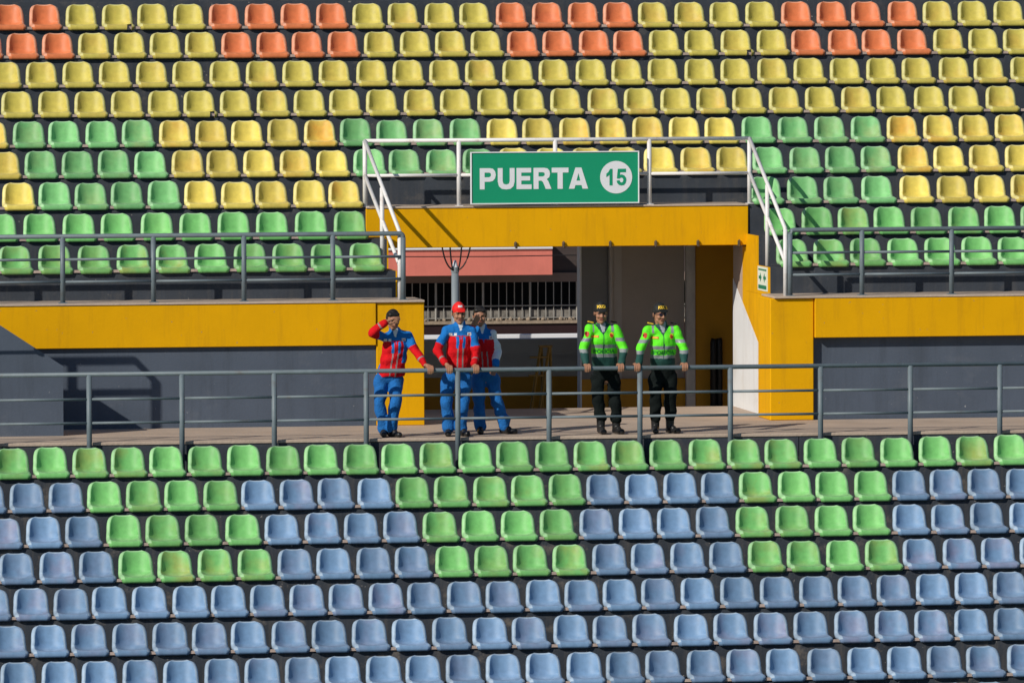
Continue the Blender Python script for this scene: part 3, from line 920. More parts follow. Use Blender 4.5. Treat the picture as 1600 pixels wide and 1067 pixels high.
class Blob:
    """One continuous skin grown from tapered limbs (voxel-merged and smoothed)."""

    def __init__(self):
        self.L = []

    def limb(self, a, b, ra, rb=None, tag_='', fx=1.0, fy=1.0, hint=(1, 0, 0)):
        a, b = np.array(a, float), np.array(b, float)
        d = b - a
        l = np.linalg.norm(d)
        d = d / l if l > 1e-6 else np.array((0, 0, 1.0))
        h = np.array(hint, float)
        if abs(h @ d) > 0.95:
            h = np.array((0, 1.0, 0)) if abs(d[1]) < 0.9 else np.array((0, 0, 1.0))
        s = h - d * (h @ d)
        s /= np.linalg.norm(s)
        u = np.cross(d, s)
        self.L.append((a, b, ra, rb if rb is not None else ra, tag_, fx, fy, s, u, d, max(l, 1e-6)))

    def base_mesh(self):
        V, F = [], []
        seg = 14
        for a, b, ra, rb, tg, fx, fy, s, u, d, l in self.L:
            rings = []
            capf = min(1.0, fx, fy) if min(fx, fy) < 1 else 1.0
            st = []
            for q in (-0.98, -0.8, -0.5, -0.2, 0.0):
                st.append((a + d * q * ra * capf, ra * math.sqrt(max(0.0, 1 - q * q))))
            for q in (0.25, 0.5, 0.75):
                st.append((a + d * l * q, ra + (rb - ra) * q))
            for q in (0.0, 0.2, 0.5, 0.8, 0.98):
                st.append((b + d * q * rb * capf, rb * math.sqrt(max(0.0, 1 - q * q))))
            n0 = len(V)
            for c, r in st:
                for j in range(seg):
                    an = 2 * math.pi * j / seg
                    V.append(c + s * (math.cos(an) * r * fx) + u * (math.sin(an) * r * fy))
            nr = len(st)
            for i_ in range(nr - 1):
                for j in range(seg):
                    j2 = (j + 1) % seg
                    F.append((n0 + i_ * seg + j, n0 + i_ * seg + j2, n0 + (i_ + 1) * seg + j2, n0 + (i_ + 1) * seg + j))
            F.append(tuple(n0 + j for j in range(seg))[::-1])
            F.append(tuple(n0 + (nr - 1) * seg + j for j in range(seg)))
        me = bpy.data.meshes.new('blob')
        me.from_pydata([tuple(v) for v in V], [], F)
        return me

    def build(self, name, voxel, smooth, mats, colour, parent, folds=0.0, seed=0, soft=0.5, clip=None):
        me = self.base_mesh()
        o = bpy.data.objects.new('blob_tmp', me)
        C.objects.link(o)
        md = o.modifiers.new('r', 'REMESH')
        md.mode = 'VOXEL'
        md.voxel_size = voxel
        sm = o.modifiers.new('s', 'SMOOTH')
        sm.factor = soft
        sm.iterations = smooth
        m2 = bpy.data.meshes.new_from_object(o.evaluated_get(bpy.context.evaluated_depsgraph_get()))
        bpy.data.objects.remove(o)
        m2.materials.clear()
        for q in mats:
            m2.materials.append(q)
        nv = len(m2.vertices)
        co = np.empty(nv * 3); m2.vertices.foreach_get('co', co); co = co.reshape(-1, 3)
        if folds:
            no = np.empty(nv * 3); m2.vertices.foreach_get('normal', no); no = no.reshape(-1, 3)
            x, y, z = co.T
            rs = np.random.RandomState(seed)
            dsp = np.zeros(nv)
            for _ in range(7):
                kx, ky, kz = rs.uniform(-30, 30), rs.uniform(-26, 26), rs.uniform(8, 40) * rs.choice((-1, 1))
                warp = 1.2 * np.sin(9 * x + rs.uniform(0, 6)) + 1.2 * np.sin(11 * z + rs.uniform(0, 6))
                dsp += np.sin(kx * x + ky * y + kz * z + warp + rs.uniform(0, 6))
            co = co + no * (dsp * folds / 3.0)[:, None]
            m2.vertices.foreach_set('co', co.ravel())
        if clip is not None:          # straight hem
            co[:, 2] = np.maximum(co[:, 2], clip + 0.006 * np.sin(co[:, 0] * 31.0))
            m2.vertices.foreach_set('co', co.ravel())
        nf = len(m2.polygons)
        ce = np.empty(nf * 3); m2.polygons.foreach_get('center', ce); ce = ce.reshape(-1, 3)
        best = np.full(nf, 1e9); bi = np.zeros(nf, int); bt = np.zeros(nf)
        for i_, (a, b, ra, rb, tg, fx, fy, s, u, d, l) in enumerate(self.L):
            q = ce - a
            t = np.clip((q @ d) / l, 0, 1)
            c = q - np.outer(t * l, d)
            r = ra + (rb - ra) * t
            dist = np.sqrt((c @ s / fx) ** 2 + (c @ u / fy) ** 2 + (c @ d) ** 2) - r
            better = dist < best
            best[better] = dist[better]; bi[better] = i_; bt[better] = t[better]
        tags = np.array([q[4] for q in self.L], object)[bi]
        idx = colour(ce, tags, bt) if colour else np.zeros(nf, int)
        m2.polygons.foreach_set('material_index', np.asarray(idx, np.int32))
        m2.polygons.foreach_set('use_smooth', np.ones(nf, bool))
        # store relative to the person's base
        base = Vector(parent['base'])
        m2.transform(Matrix.Translation(-base))
        ob = bpy.data.objects.new(name, m2)
        C.objects.link(ob)
        ob.parent = parent
        return ob


J = {
 'p4': dict(top=(1.176,0.03,1.689),face=(1.170,0.02,1.526),chin=(1.158,0.0,1.421),neck=(1.191,0.1,1.367),shL=(1.012,0.12,1.368),shR=(1.386,0.12,1.364),elL=(0.934,0.08,1.101),elR=(1.457,0.08,1.095),wrL=(0.944,-0.1,0.914),wrR=(1.404,-0.1,0.917),haL=(0.952,-0.15,0.859),haR=(1.382,-0.15,0.862),chest=(1.212,0.15,1.217),waist=(1.266,0.32,0.855),pel=(1.272,0.36,0.714),hipL=(1.173,0.36,0.698),hipR=(1.372,0.36,0.696),knL=(1.154,0.28,0.457),knR=(1.378,0.28,0.454),anL=(1.199,0.28,0.112),anR=(1.395,0.26,0.094)),
 'p5': dict(top=(1.930,0.07,1.663),face=(1.934,0.05,1.500),chin=(1.941,0.02,1.395),neck=(1.971,0.12,1.349),shL=(1.767,0.14,1.342),shR=(2.175,0.14,1.338),elL=(1.681,0.08,1.084),elR=(2.242,0.08,1.078),wrL=(1.623,-0.1,0.906),wrR=(2.212,-0.1,0.899),haL=(1.594,-0.15,0.852),haR=(2.211,-0.15,0.853),chest=(1.987,0.16,1.200),waist=(2.008,0.28,0.849),pel=(2.011,0.3,0.708),hipL=(1.911,0.3,0.693),hipR=(2.103,0.3,0.691),knL=(1.900,0.24,0.450),knR=(2.096,0.24,0.448),anL=(1.903,0.26,0.096),anR=(2.094,0.26,0.093)),
 'p2': dict(top=(-0.660,0.12,1.712),face=(-0.655,0.1,1.533),chin=(-0.656,0.07,1.445),neck=(-0.638,0.16,1.392),shL=(-0.833,0.18,1.360),shR=(-0.454,0.18,1.356),elL=(-0.943,0.14,1.102),elR=(-0.436,0.14,1.056),wrL=(-0.857,-0.02,0.938),wrR=(-0.490,-0.04,0.927),haL=(-0.825,-0.08,0.900),haR=(-0.483,-0.1,0.881),chest=(-0.641,0.2,1.210),waist=(-0.650,0.26,0.872),pel=(-0.663,0.28,0.741),hipL=(-0.771,0.28,0.726),hipR=(-0.564,0.28,0.723),knL=(-0.814,0.22,0.444),knR=(-0.595,0.22,0.416),anL=(-0.776,0.26,0.106),anR=(-0.625,0.22,0.098)),
 'p3': dict(top=(-0.310,0.62,1.621),face=(-0.305,0.6,1.474),chin=(-0.306,0.57,1.385),neck=(-0.280,0.66,1.323),shL=(-0.429,0.66,1.284),shR=(-0.127,0.68,1.288),elL=(-0.499,0.48,1.129),elR=(-0.081,0.66,1.050),wrL=(-0.435,0.46,1.367),wrR=(-0.124,0.5,0.870),haL=(-0.390,0.48,1.464),haR=(-0.164,0.46,0.807),chest=(-0.269,0.68,1.150),waist=(-0.242,0.7,0.836),pel=(-0.234,0.7,0.713),hipL=(-0.325,0.7,0.698),hipR=(-0.142,0.7,0.696),knL=(-0.320,0.66,0.388),knR=(-0.086,0.64,0.386),anL=(-0.302,0.7,0.097),anR=(0.004,0.64,0.097)),
 'p1': dict(top=(-1.515,0.13,1.590),face=(-1.506,0.08,1.470),chin=(-1.507,0.02,1.367),neck=(-1.481,0.14,1.320),shL=(-1.624,0.18,1.295),shR=(-1.286,0.18,1.308),elL=(-1.800,-0.02,1.339),elR=(-1.222,0.12,1.098),wrL=(-1.625,-0.06,1.470),wrR=(-1.126,-0.06,0.927),haL=(-1.546,-0.03,1.508),haR=(-1.070,-0.12,0.889),chest=(-1.465,0.2,1.154),waist=(-1.515,0.26,0.858),pel=(-1.537,0.28,0.743),hipL=(-1.636,0.28,0.728),hipR=(-1.455,0.28,0.726),knL=(-1.664,0.24,0.428),knR=(-1.480,0.12,0.425),anL=(-1.617,0.26,0.116),anR=(-1.519,0.2,0.119)),
}
skin = mat('skin', (0.36, 0.175, 0.105), 0.5, 0.10, 18.0)
skin_d = mat('eye_dark', (0.018, 0.012, 0.010), 0.3, 0.1, 30.0)
lip = mat('lip', (0.26, 0.085, 0.065), 0.5, 0.1, 30.0)
hair_m = mat('black_hair', (0.012, 0.010, 0.009), 0.55, 0.3, 40.0)
lime = mat('lime_cloth', (0.12, 0.82, 0.016), 0.7, 0.14, 9.0, bump=0.3, bump_scale=60)
dkgreen = mat('dark_green_cloth', (0.010, 0.062, 0.052), 0.75, 0.2, 12.0, bump=0.3, bump_scale=60)
tape_m = mat('dull_tape', (0.25, 0.20, 0.20), 0.6, 0.15, 22.0)
reflect = mat('reflective_tape', (0.25, 0.27, 0.28), 0.4, 0.18, 22.0)
navy_tr = mat('black_trouser_cloth', (0.006, 0.009, 0.009), 0.9, 0.35, 9.0, bump=0.5, bump_scale=35, spec=0.12)
boot_m = mat('black_boot', (0.016, 0.016, 0.017), 0.4, 0.2, 20.0)
red_j = mat('red_jacket_cloth', (0.58, 0.007, 0.012), 0.85, 0.2, 9.0, bump=0.6, bump_scale=32, spec=0.15)
blue_j = mat('blue_jacket_cloth', (0.012, 0.155, 0.48), 0.85, 0.2, 9.0, bump=0.6, bump_scale=32, spec=0.15)
blue_t = mat('blue_trouser_cloth', (0.008, 0.125, 0.40), 0.9, 0.28, 8.0, bump=0.7, bump_scale=35)
grey_s = mat('grey_shirt', (0.36, 0.38, 0.42), 0.8, 0.1, 10.0)
white_c = mat('white_cloth', (0.68, 0.70, 0.74), 0.8, 0.1, 10.0, bump=0.3, bump_scale=60)
gold = mat('gold_print', (0.85, 0.55, 0.04), 0.5, 0.1, 20.0)
red_p = mat('red_print', (0.55, 0.035, 0.02), 0.6, 0.1, 20.0)
cap_red = mat('red_cap_cloth', (0.75, 0.012, 0.010), 0.7, 0.1, 12.0)
cap_blk = mat('black_cap_cloth', (0.012, 0.013, 0.012), 0.7, 0.2, 12.0)


def mix(a, b, t):
    return tuple(np.array(a) * (1 - t) + np.array(b) * t)


def add(a, *d):
    return tuple(np.array(a) + np.array(d))


def grip(B, x, r=1.0):
    """a hand closed over the top rail: palm on top, four fingers curled down the front, thumb behind."""
    z = ZR - .006
    B.limb((x - 0.026, YR + 0.050, z + 0.052), (x - 0.024, YR - 0.010, z + 0.056), .021, .019, 'skin', fy=.75)
    B.limb((x + 0.026, YR + 0.050, z + 0.052), (x + 0.024, YR - 0.010, z + 0.056), .021, .019, 'skin', fy=.75)
    for i_, (o_, ln_) in enumerate(((-0.034, .88), (-0.0115, 1.0), (0.0115, .97), (0.033, .80))):
        k0 = (x + o_ * 0.95, YR - 0.012, z + 0.058)
        k1 = (x + o_, YR - 0.050, z + 0.030)
        k2 = (x + o_ * 0.98, YR - 0.053, z + 0.030 - 0.030 * ln_)
        k3 = (x + o_ * 0.95, YR - 0.040, z + 0.008 - 0.045 * ln_)
        B.limb(k0, k1, .0105, .0095, 'skin'); B.limb(k1, k2, .0095, .009, 'skin'); B.limb(k2, k3, .009, .008, 'skin')
    s_ = r
    B.limb((x + s_ * 0.030, YR + 0.050, z + 0.045), (x + s_ * 0.052, YR + 0.048, z + 0.012), .013, .011, 'skin')
    B.limb((x + s_ * 0.052, YR + 0.048, z + 0.012), (x + s_ * 0.040, YR + 0.044, z - 0.018), .011, .009, 'skin')


def open_hand(B, w_, h_, dirv, upv):
    """flat, slightly curled hand continuing the forearm (held to the brow)."""
    d = np.array(dirv, float); d /= np.linalg.norm(d)
    u = np.array(upv, float); u = u - d * (u @ d); u /= np.linalg.norm(u)
    f = np.array((0, 1.0, 0))
    for o_ in (-0.022, 0.022):
        B.limb(np.array(w_) + u * o_ * 0.8, np.array(w_) + d * 0.085 + u * o_, .019, .018, 'skin', fy=.8)
    for o_, ln_ in ((-0.033, .062), (-0.011, .078), (0.011, .084), (0.032, .075)):
        k0 = np.array(w_) + d * 0.095 + u * o_
        k1 = k0 + d * ln_ * 0.55
        k2 = k1 + d * ln_ * 0.45 + f * 0.016
        B.limb(k0, k1, .0095, .009, 'skin'); B.limb(k1, k2, .009, .008, 'skin')
    t0 = np.array(w_) + d * 0.03 - u * 0.03
    t1 = t0 + d * 0.035 - u * 0.030
    B.limb(t0, t1, .013, .011, 'skin'); B.limb(t1, t1 + d * 0.03 - u * 0.006, .011, .009, 'skin')


def relaxed_hand(B, w_, d):
    d = np.array(d, float); d /= np.linalg.norm(d)
    s = np.array((1.0, 0, 0)) - d * d[0]; s /= np.linalg.norm(s)
    f = np.array((0, -1.0, 0))
    for o_ in (-0.02, 0.02):
        B.limb(np.array(w_) + s * o_ * .7, np.array(w_) + d * 0.08 + s * o_, .019, .018, 'skin', fy=.8)
    for o_, ln_ in ((-0.033, .8), (-0.011, 1.0), (0.011, .97), (0.032, .8)):
        k0 = np.array(w_) + d * 0.085 + s * o_
        k1 = k0 + d * 0.036 * ln_ + f * 0.014
        k2 = k1 + d * 0.022 * ln_ + f * 0.026
        B.limb(k0, k1, .0095, .009, 'skin'); B.limb(k1, k2, .009, .008, 'skin')
    t0 = np.array(w_) + d * 0.03 - s * 0.03
    B.limb(t0, t0 + d * 0.045 - s * 0.012 + f * 0.02, .013, .010, 'skin')


def head_frame(yaw, tilt, c):
    R_ = Matrix.Rotation(math.radians(yaw), 3, 'Z') @ Matrix.Rotation(math.radians(tilt), 3, 'X')
    c = Vector(c)
    return lambda x_, y_, z_: tuple(c + R_ @ Vector((x_ * 1.07, y_ * 1.03, z_)))


def person(key, label, kind, yaw, tilt, hands, pose):
    j = J[key]
    if key == 'p3':
        j = {k_: (v_[0] - .014, v_[1] - .09, v_[2] + .006) for k_, v_ in j.items()}
    bx = (j['anL'][0] + j['anR'][0]) / 2
    root = thing('person', label, 'person', (bx, j['anL'][1], 0.0), 'people standing at the walkway railing')
    hc = np.array(j['face']) + np.array((0, 0.075, 0.02))       # middle of the skull
    H = head_frame(yaw, tilt, hc)
    toe = pose.get('toe', {})
    # ---------------- body: one continuous surface
    B = Blob()
    hx = (Matrix.Rotation(math.radians(yaw), 3, 'Z') @ Vector((1, 0, 0)))
    B.limb(H(0, .012, .025), H(0, -.012, .035), .083, .080, 'head', fx=.92, fy=1.0, hint=hx)
    B.limb(H(0, .02, .02), H(0, .0, -.02), .080, .072, 'head', fx=.92, hint=hx)
    B.limb(H(0, -.02, -.03), H(0, -.052, -.092), .064, .036, 'head', fx=1.0, hint=hx)
    B.limb(H(-.03, -.03, -.062), H(0, -.062, -.098), .034, .024, 'head')
    B.limb(H(.03, -.03, -.062), H(0, -.062, -.098), .034, .024, 'head')
    B.limb(H(-.036, -.062, -.020), H(.036, -.062, -.020), .030, .030, 'head')
    B.limb(H(-.034, -.080, .030), H(.034, -.080, .030), .012, .012, 'head')
    B.limb(H(0, -.088, .022), H(0, -.108, -.022), .010, .014, 'head')
    B.limb(H(-.012, -.094, -.026), H(.012, -.094, -.026), .010, .010, 'head')
    B.limb(H(-.022, -.084, -.058), H(.022, -.084, -.058), .0085, .0085, 'lip')
    for sx in (-1, 1):
        B.limb(H(sx * .078, .012, .022), H(sx * .080, .008, -.022), .014, .010, 'head', fx=.6)
    nk = np.array(j['neck'])
    B.limb(H(0, .02, -.05), nk + (0, .035, -.04), .053, .053, 'neck')
    B.limb(nk + (0, .04, -.11), np.array(j['waist']) + (0, 0, .05), .085, .095, 'torso', fx=1.2, fy=.75)
    B.limb(np.array(j['waist']) + (0, 0, .05), j['pel'], .11, .11, 'torso', fx=1.2, fy=.8)
    for s_ in 'LR':
        si = np.array(j['sh' + s_]) + ((.03 if s_ == 'L' else -.03), .01, -.045)
        B.limb(nk + (0, .04, -.07), si, .042, .040, 'torso')
        B.limb(si, j['el' + s_], .038, .034, 'arm')
        B.limb(j['el' + s_], j['wr' + s_], .034, .027, 'arm')
        B.limb(j['pel'], j['hip' + s_], .085, .08, 'leg')
        B.limb(j['hip' + s_], j['kn' + s_], .072, .052, 'leg')
        B.limb(j['kn' + s_], j['an' + s_], .050, .034, 'leg')
        t = toe.get(s_, (0, -1))
        a_ = np.array(j['an' + s_])
        B.limb((a_[0], a_[1] + .02, .045), (a_[0] + t[0] * .15, a_[1] + t[1] * .15, .03), .034, .026, 'foot')
        kind_h = hands[s_]
        if kind_h == 'grip':
            x_ = j['ha' + s_][0]
            B.limb(j['wr' + s_], (x_, YR + .055, ZR + .052), .027, .022, 'skin')
            grip(B, x_, 1 if s_ == 'L' else -1)
        elif kind_h == 'brow':
            dv = np.array(pose['brow'])
            B.limb(j['wr' + s_], np.array(j['wr' + s_]) + dv * 0.02, .026, .024, 'skin')
            open_hand(B, np.array(j['wr' + s_]) + dv * 0.01, None, dv, (0, -.2, 1))
        else:
            dv = np.array(j['ha' + s_]) - np.array(j['wr' + s_])
            relaxed_hand(B, j['wr' + s_], dv)
    e1, e2 = np.array(H(-.031, -.086, .012)), np.array(H(.031, -.086, .012))

    def body_col(ce, tags, bt):
        idx = np.zeros(len(ce), int)
        for e in (e1, e2):
            q = ce - e
            idx[(np.abs(q[:, 0]) < .016) & (np.abs(q[:, 2]) < .0075) & (np.abs(q[:, 1]) < .03)] = 1
        idx[tags == 'lip'] = 2
        q1 = np.array(H(-.031, -.088, .030)); q2 = np.array(H(.031, -.088, .030))
        for e in (q1, q2):
            q = ce - e
            idx[(np.abs(q[:, 0]) < .020) & (np.abs(q[:, 2]) < .005) & (np.abs(q[:, 1]) < .025)] = 1
        return idx
    body = B.build('body', .0058, 3, [skin, skin_d, lip], body_col, root)
    # ---------------- trousers
    T = Blob()
    wz = j['waist'][2]
    T.limb(np.array(j['waist']) + (0, 0, .03), np.array(j['pel']) + (0, 0, .04), .148, .155, 'hip', fx=1.0, fy=.74)
    loose = pose.get('loose', 1.0)
    for s_ in 'LR':
        T.limb(np.array(j['pel']) * .5 + np.array(j['hip' + s_]) * .5 + (0, 0, .02), j['hip' + s_], .108, .102, 'leg', fy=.95)
        T.limb(j['hip' + s_], j['kn' + s_], .098 * loose, .076 * loose, 'leg')
        a_ = np.array(j['an' + s_])
        if kind == 'police':
            e_ = a_ + (0, .0, .10)
            T.limb(j['kn' + s_], e_ + (0, 0, .02), .078, .074, 'leg')
            T.limb(e_ + (0, 0, .0), e_ + (0, 0, .045), .070, .078, 'leg')
        else:
            T.limb(j['kn' + s_], a_ + (0, .0, .02), .076 * loose, .076, 'leg')
            T.limb(a_ + (0, .0, .0), a_ + (0, -.01, .08), .080, .074, 'leg')

    def tr_col(ce, tags, bt):
        return np.zeros(len(ce), int)
    T.build('trousers', .0105, 3, [navy_tr if kind == 'police' else blue_t], None, root, folds=.0085, seed=ord(key[1]) + 3)
    # ---------------- shoes, each a mesh of its own
    for s_ in 'LR':
        F = Blob()
        a_ = np.array(j['an' + s_])
        t = toe.get(s_, (0, -1))
        F.limb((a_[0] - t[0] * .03, a_[1] - t[1] * .05, .042), (a_[0] + t[0] * .17, a_[1] + t[1] * .17, .036), .044, .040, 'sole', fy=.95)
        F.limb((a_[0], a_[1] + .01, .05), (a_[0] + t[0] * .07, a_[1] + t[1] * .07, .062), .050, .040, 'upper')
        if kind == 'police':
            F.limb((a_[0], a_[1] + .01, .06), (a_[0], a_[1] + .005, .235), .052, .060, 'shaft')
        F.build('boot' if kind == 'police' else 'shoe', .009, 2, [boot_m], None, root)
    # ---------------- jacket
    K = Blob()
    wst = np.array(j['waist']); ch = np.array(j['chest'])
    hem = wst + np.array((0, 0, pose.get('hem', 0.0)))
    K.limb(hem, ch, pose.get('hem_r', .162), .172 if kind == 'police' else .166, 'torso', fx=1.0, fy=.74)
    K.limb(hem + (0, 0, -.01), hem + (0, 0, .05), .158, .156, 'torso', fx=1.0, fy=.74)
    K.limb(ch, (np.array(j['shL']) + np.array(j['shR'])) / 2 + (0, .02, -.045), .166, .132, 'torso', fx=1.0, fy=.72)
    K.limb(np.array(j['shL']) + (.050, .01, -.030), np.array(j['shR']) + (-.050, .01, -.030), .070, .070, 'torso', fx=1.0, fy=1.0)
    for s_ in 'LR':
        sg_ = 1 if s_ == 'L' else -1
        K.limb(nk + (0, .035, .0), np.array(j['sh' + s_]) + (sg_ * .03, .01, -.012), .058, .050, 'torso')
        K.limb(np.array(j['sh' + s_]) + (sg_ * .022, 0, -.022), j['el' + s_], .064 if kind == 'police' else .060, .058, 'up' + s_)
        K.limb(j['el' + s_], mix(j['el' + s_], j['wr' + s_], .93), .058, .047, 'fo' + s_)
    K.limb(nk + (0, .035, -.01), nk + (0, .028, .042), .078, .070, 'collar', fx=1.05, fy=.95)
    cx = nk[0]

    def police_col(ce, tags, bt):
        # 0 lime 1 dark green 2 tape 3 shirt
        z = ce[:, 2]; x_ = ce[:, 0]
        idx = np.zeros(len(ce), int)
        zs = j['shL'][2]
        d = zs - z
        idx[d > .350] = 1
        arm = np.array([t_[:2] in ('up', 'fo') for t_ in tags])
        b1 = np.where(arm, .130, .215); b2 = np.where(arm, .268, .335)
        idx[(d > b1) & (d < b1 + .048)] = 2
        idx[(d > b2) & (d < b2 + .046)] = 2
        idx[(d > b2 + .046)] = 1
        idx[tags == 'collar'] = 1
        v = (np.abs(x_ - cx) < .012 + .75 * np.maximum(0, .095 - (nk[2] + .02 - z)) * (nk[2] + .02 - z < .12)) & (z > nk[2] - .12) & (ce[:, 1] < nk[1] + .02)
        idx[v & (z > zs - .085)] = 1
        shy = (np.abs(np.abs(x_ - cx) - .125) < .016) & (d < .055) & (tags == 'torso')
        idx[shy] = 2
        idx[(np.abs(x_ - cx) > .085) & (np.abs(x_ - cx) < .19) & (d < -.045)] = 1
        inner = (np.abs(x_ - cx) < .020 + .25 * (z - nk[2] + .03)) & (z > nk[2] - .055) & (ce[:, 1] < nk[1] - .02)
        idx[inner] = 3
        idx[(np.abs(x_ - cx - (0.045 * np.maximum(0, d))) < .006) & (d > .05) & (d < .52) & (tags == 'torso') & (ce[:, 1] < ch[1])] = 1
        return idx

    def medic_col(ce, tags, bt):
        # 0 red 1 blue 2 tape 3 shirt/white
        z = ce[:, 2]; x_ = ce[:, 0]
        zs = (j['shL'][2] + j['shR'][2]) / 2
        d = zs - z
        idx = np.zeros(len(ce), int)
        yoke = .075
        cxx = cx + (ch[0] - cx) * np.clip(d / .2, 0, 1) + (wst[0] - ch[0]) * np.clip((d - .15) / .35, 0, 1)
        idx[(d < yoke) & (tags == 'torso')] = 1
        idx[(d > yoke - .004) & (d < yoke + .008) & (np.abs(x_ - cxx) > .05) & (tags == 'torso')] = 2
        for t_ in ('upL', 'upR'):
            idx[(tags == t_) & (bt < .68)] = 1
        for t_ in ('foL', 'foR'):
            idx[(tags == t_) & (bt > .62) & (bt < .72)] = 2
        if pose.get('white_sleeve'):
            idx[(tags == 'upR') | (tags == 'foR')] = 3
            idx[(tags == 'foR') & (bt > .7)] = 1
        idx[tags == 'collar'] = 1
        pan = (np.abs(np.abs(x_ - cxx) - .042) < .019) & (d > .085) & (d < .235) & (tags == 'torso') & (ce[:, 1] < ch[1])
        if key != 'p3':
            idx[pan] = 1
        stp = (np.abs(np.abs(x_ - cxx) - .034) < .009) & (d >= .235) & (tags == 'torso') & (ce[:, 1] < ch[1] + .05)
        idx[stp] = 2
        if key == 'p1':
            sidep = (x_ - cxx > .095) & (x_ - cxx < .150) & (d > .05) & (d < .36) & (tags == 'torso') & (ce[:, 1] < ch[1] + .06)
            idx[sidep] = 1
        inner = (np.abs(x_ - cx) < .012 + .3 * (z - nk[2] + .03)) & (z > nk[2] - .045) & (ce[:, 1] < nk[1] - .01)
        idx[inner] = 3
        idx[(np.abs(x_ - cxx) < .006) & (d > .05) & (d < .12) & (tags == 'torso')] = 1
        return idx
    if kind == 'police':
        jk = K.build('jacket', .0095, 3, [lime, dkgreen, reflect, grey_s], police_col, root, folds=.0080, seed=ord(key[1]) * 7, clip=float(hem[2]) - .015)
    else:
        jk = K.build('jacket', .0095, 3, [red_j, blue_j, tape_m, white_c], medic_col, root, folds=.0080, seed=ord(key[1]) * 7, clip=float(hem[2]) - .015)
    base = Vector(root['base'])
    bv = BVHTree.FromPolygons([v.co + base for v in jk.data.vertices], [tuple(p.vertices) for p in jk.data.polygons])

    def stick(me, m_, name, lift=.004, tree=None, on=None):
        """lay flat print (x,z sheet) onto the cloth in front."""
        for v in me.vertices:
            h = (tree or bv).ray_cast(Vector((v.co.x, -3.0, v.co.z)), Vector((0, 1, 0)))
            y_ = h[0].y if h[0] is not None else ch[1] - .1
            v.co = Vector((v.co.x, y_ - lift, v.co.z)) - base
        ob = bpy.data.objects.new(name, me)
        me.materials.clear()
        me.materials.append(m_)
        C.objects.link(ob)
        ob.parent = on or jk
        return ob

    def sheet(x0, x1, z0, z1, nx=6, nz=3, shape=None):
        bm_ = bmesh.new()
        if shape:
            vs = [bm_.verts.new((x0 + (x1 - x0) * a, 0, z0 + (z1 - z0) * b)) for a, b in shape]
            cc = bm_.verts.new((x0 + (x1 - x0) * .5, 0, z0 + (z1 - z0) * .5))
            for q in range(len(vs)):
                bm_.faces.new((vs[q], vs[(q + 1) % len(vs)], cc))
        else:
            g_ = [[bm_.verts.new((x0 + (x1 - x0) * a / nx, 0, z0 + (z1 - z0) * b / nz)) for a in range(nx + 1)] for b in range(nz + 1)]
            for b in range(nz):
                for a in range(nx):
                    bm_.faces.new((g_[b][a], g_[b][a + 1], g_[b + 1][a + 1], g_[b + 1][a]))
        me_ = bpy.data.meshes.new('print')
        bm_.to_mesh(me_); bm_.free()
        return me_
    circ = [(.5 + .5 * math.cos(2 * math.pi * q / 14), .5 + .5 * math.sin(2 * math.pi * q / 14)) for q in range(14)]
    shield = [(0, .75), (.12, .95), (.5, 1), (.88, .95), (1, .75), (.92, .35), (.5, 0), (.08, .35)]
    zs = j['shL'][2]
    if kind == 'police':
        tm = text_mesh('POLICIA', .050, .27, .018, 0)
        tm.transform(Matrix.Translation((ch[0] - .130, 0, zs - .328)) @ Matrix.Rotation(math.radians(90), 4, 'X'))
        stick(tm, mat('letter_green', (0.012, 0.20, 0.045), 0.7), 'lettering')
        stick(sheet(cx - .155, cx - .060, zs - .125, zs - .095), red_p, 'name_tag')
        stick(sheet(cx - .145, cx - .070, zs - .116, zs - .104), gold, 'name_tag', .006)
        stick(sheet(cx + .080, cx + .140, zs - .130, zs - .060, shape=circ), gold, 'badge')
        stick(sheet(cx + .087, cx + .133, zs - .122, zs - .068, shape=circ), red_p, 'badge', .006)
        sx = j['shL'][0]
        stick(sheet(sx - .062, sx - .002, zs - .120, zs - .045, shape=shield), red_p, 'shoulder_patch')
        for s_ in (-1, 1):
            ex = cx + s_ * .150
            E_ = Blob()
            E_.limb((ex - .035, j['shL'][1], zs + .078), (ex + .035, j['shL'][1], zs + .062), .016, .016, 'e', fy=.6)
            E_.build('epaulette', .007, 2, [cap_blk if s_ > 0 else gold], None, root)
    else:
        stick(sheet(cx - .150, cx - .105, zs - .075, zs - .042), white_c, 'patch')
        stick(sheet(cx - .085, cx - .050, zs - .075, zs - .042), white_c, 'patch')
        stick(sheet(cx + .085, cx + .135, zs - .075, zs - .035), white_c, 'patch')
        stick(sheet(cx + .095, cx + .125, zs - .063, zs - .050), red_p, 'patch', .006)
    # ---------------- head wear
    if pose.get('cap'):
        P = Blob()
        P.limb(H(0, .012, .062), H(0, -.004, .066), .092, .090, 'crown', fx=.94, hint=hx)
        P.limb(H(0, .0, .105), H(0, -.015, .105), .060, .055, 'crown', hint=hx)
        P.limb(H(0, -.078, .075), H(0, -.118, .045), .064, .052, 'brim', fx=1.1, fy=.13, hint=hx)

        def cap_col(ce, tags, bt):
            return np.zeros(len(ce), int)
        cp = P.build('cap', .0062, 2, [cap_red if pose['cap'] == 'red' else cap_blk], None, root)
        ct = BVHTree.FromPolygons([v.co + base for v in cp.data.vertices], [tuple(p.vertices) for p in cp.data.polygons])
        c0 = H(0, -.08, .108)
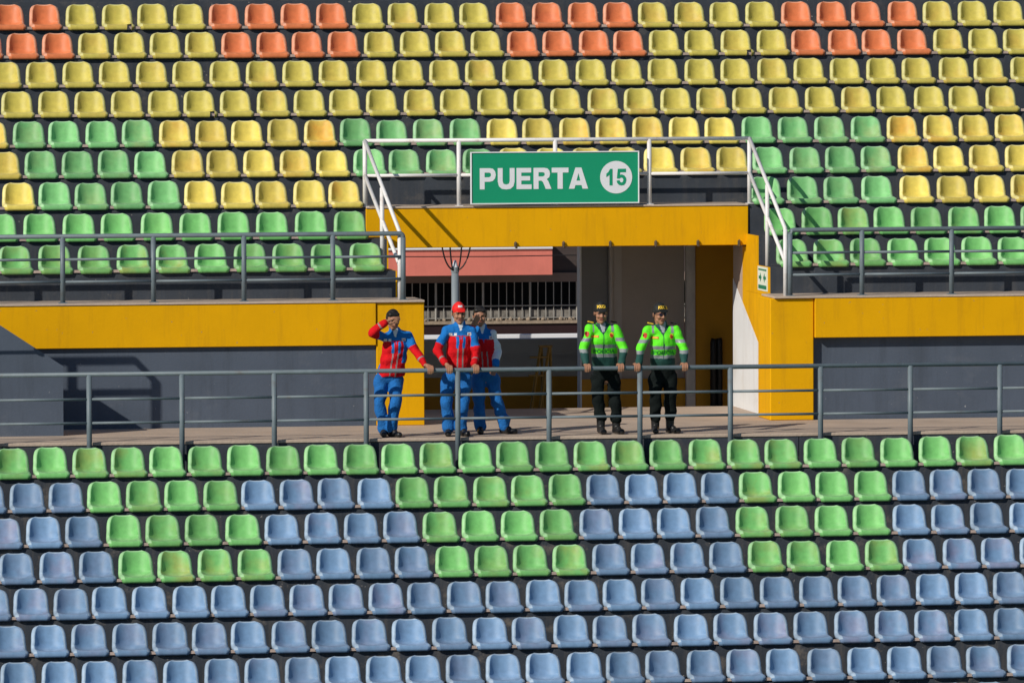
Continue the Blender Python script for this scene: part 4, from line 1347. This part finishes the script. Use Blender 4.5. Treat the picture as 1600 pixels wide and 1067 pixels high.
        if pose['cap'] == 'black':
            tm = text_mesh('POLICIA', .042, .118, .05, 0)
            co_ = np.empty(len(tm.vertices) * 3); tm.vertices.foreach_get('co', co_); co_ = co_.reshape(-1, 3)
            u_ = co_[:, 0] - .059
            co_[:, 0] = u_ + c0[0]; co_[:, 2] = co_[:, 1] + c0[2] - .020 - 2.2 * u_ * u_; co_[:, 1] = 0
            tm.vertices.foreach_set('co', co_.ravel())
            stick(tm, gold, 'lettering', .003, ct, cp)
        else:
            stick(sheet(c0[0] - .030, c0[0] + .026, c0[2] - .008, c0[2] + .018, nx=5, nz=2), white_c, 'print', .003, ct, cp)
    hb = Blob()
    if pose.get('cap'):
        hb.limb(H(0, .035, .03), H(0, .042, -.02), .070, .062, 'hair', fx=1.05, hint=hx)
        for sx in (-1, 1):
            hb.limb(H(sx * .066, .005, .045), H(sx * .068, .015, -.01), .020, .012, 'hair')
    else:
        hb.limb(H(0, .022, .045), H(0, .0, .068), .088, .080, 'hair', fx=.97, hint=hx)
        hb.limb(H(0, .045, .02), H(0, .045, -.03), .072, .058, 'hair', hint=hx)
        hb.limb(H(-.04, -.045, .085), H(.04, -.045, .085), .032, .032, 'hair')
        for sx in (-1, 1):
            hb.limb(H(sx * .068, .005, .04), H(sx * .070, .015, -.005), .020, .012, 'hair')
    hb.build('hair', .0075, 2, [hair_m], None, root)
    if pose.get('glasses'):
        G_ = Blob()
        for sx in (-1, 1):
            G_.limb(H(sx * .020, -.098, .012), H(sx * .046, -.090, .012), .016, .015, 'g', fx=.5, fy=1.0, hint=(0, 1, 0))
        G_.limb(H(-.01, -.102, .018), H(.01, -.102, .018), .005, .005, 'g')
        for sx in (-1, 1):
            G_.limb(H(sx * .056, -.082, .018), H(sx * .078, .0, .018), .0045, .0045, 'g')
        G_.build('sunglasses', .005, 1, [mat('dark_lens', (0.02, 0.012, 0.03), 0.12, 0.1, 5.0, spec=0.6)], None, root)
    return root


person('p1', 'man in open red and blue jacket shading his eyes with a raised hand', 'medic', 6, 14, {'L': 'brow', 'R': 'grip'},
       dict(brow=(.93, -.12, .22), hem=-.075, hem_r=.170, toe={'L': (-.1, -1), 'R': (.45, -.9)}))
person('p3', 'man with one white sleeve standing behind the man in the red cap', 'medic', -4, 4, {'L': 'brow', 'R': 'relaxed'},
       dict(brow=(.45, -.05, .85), white_sleeve=True, toe={'L': (-.1, -1), 'R': (.7, -.7)}))
person('p2', 'man in red cap and red and blue jacket with both hands on the railing', 'medic', 6, 5, {'L': 'grip', 'R': 'grip'},
       dict(cap='red', toe={'L': (-.2, -1), 'R': (.35, -.95)}))
person('p4', 'police officer in lime jacket and black cap, left one, leaning on the railing', 'police', -2, 8, {'L': 'grip', 'R': 'grip'},
       dict(cap='black', toe={'L': (.05, -1), 'R': (.25, -.95)}))
person('p5', 'police officer in lime jacket with dark sunglasses, right one, standing upright', 'police', 20, 4, {'L': 'grip', 'R': 'grip'},
       dict(cap='black', glasses=True, toe={'L': (-.15, -1), 'R': (.45, -.9)}))
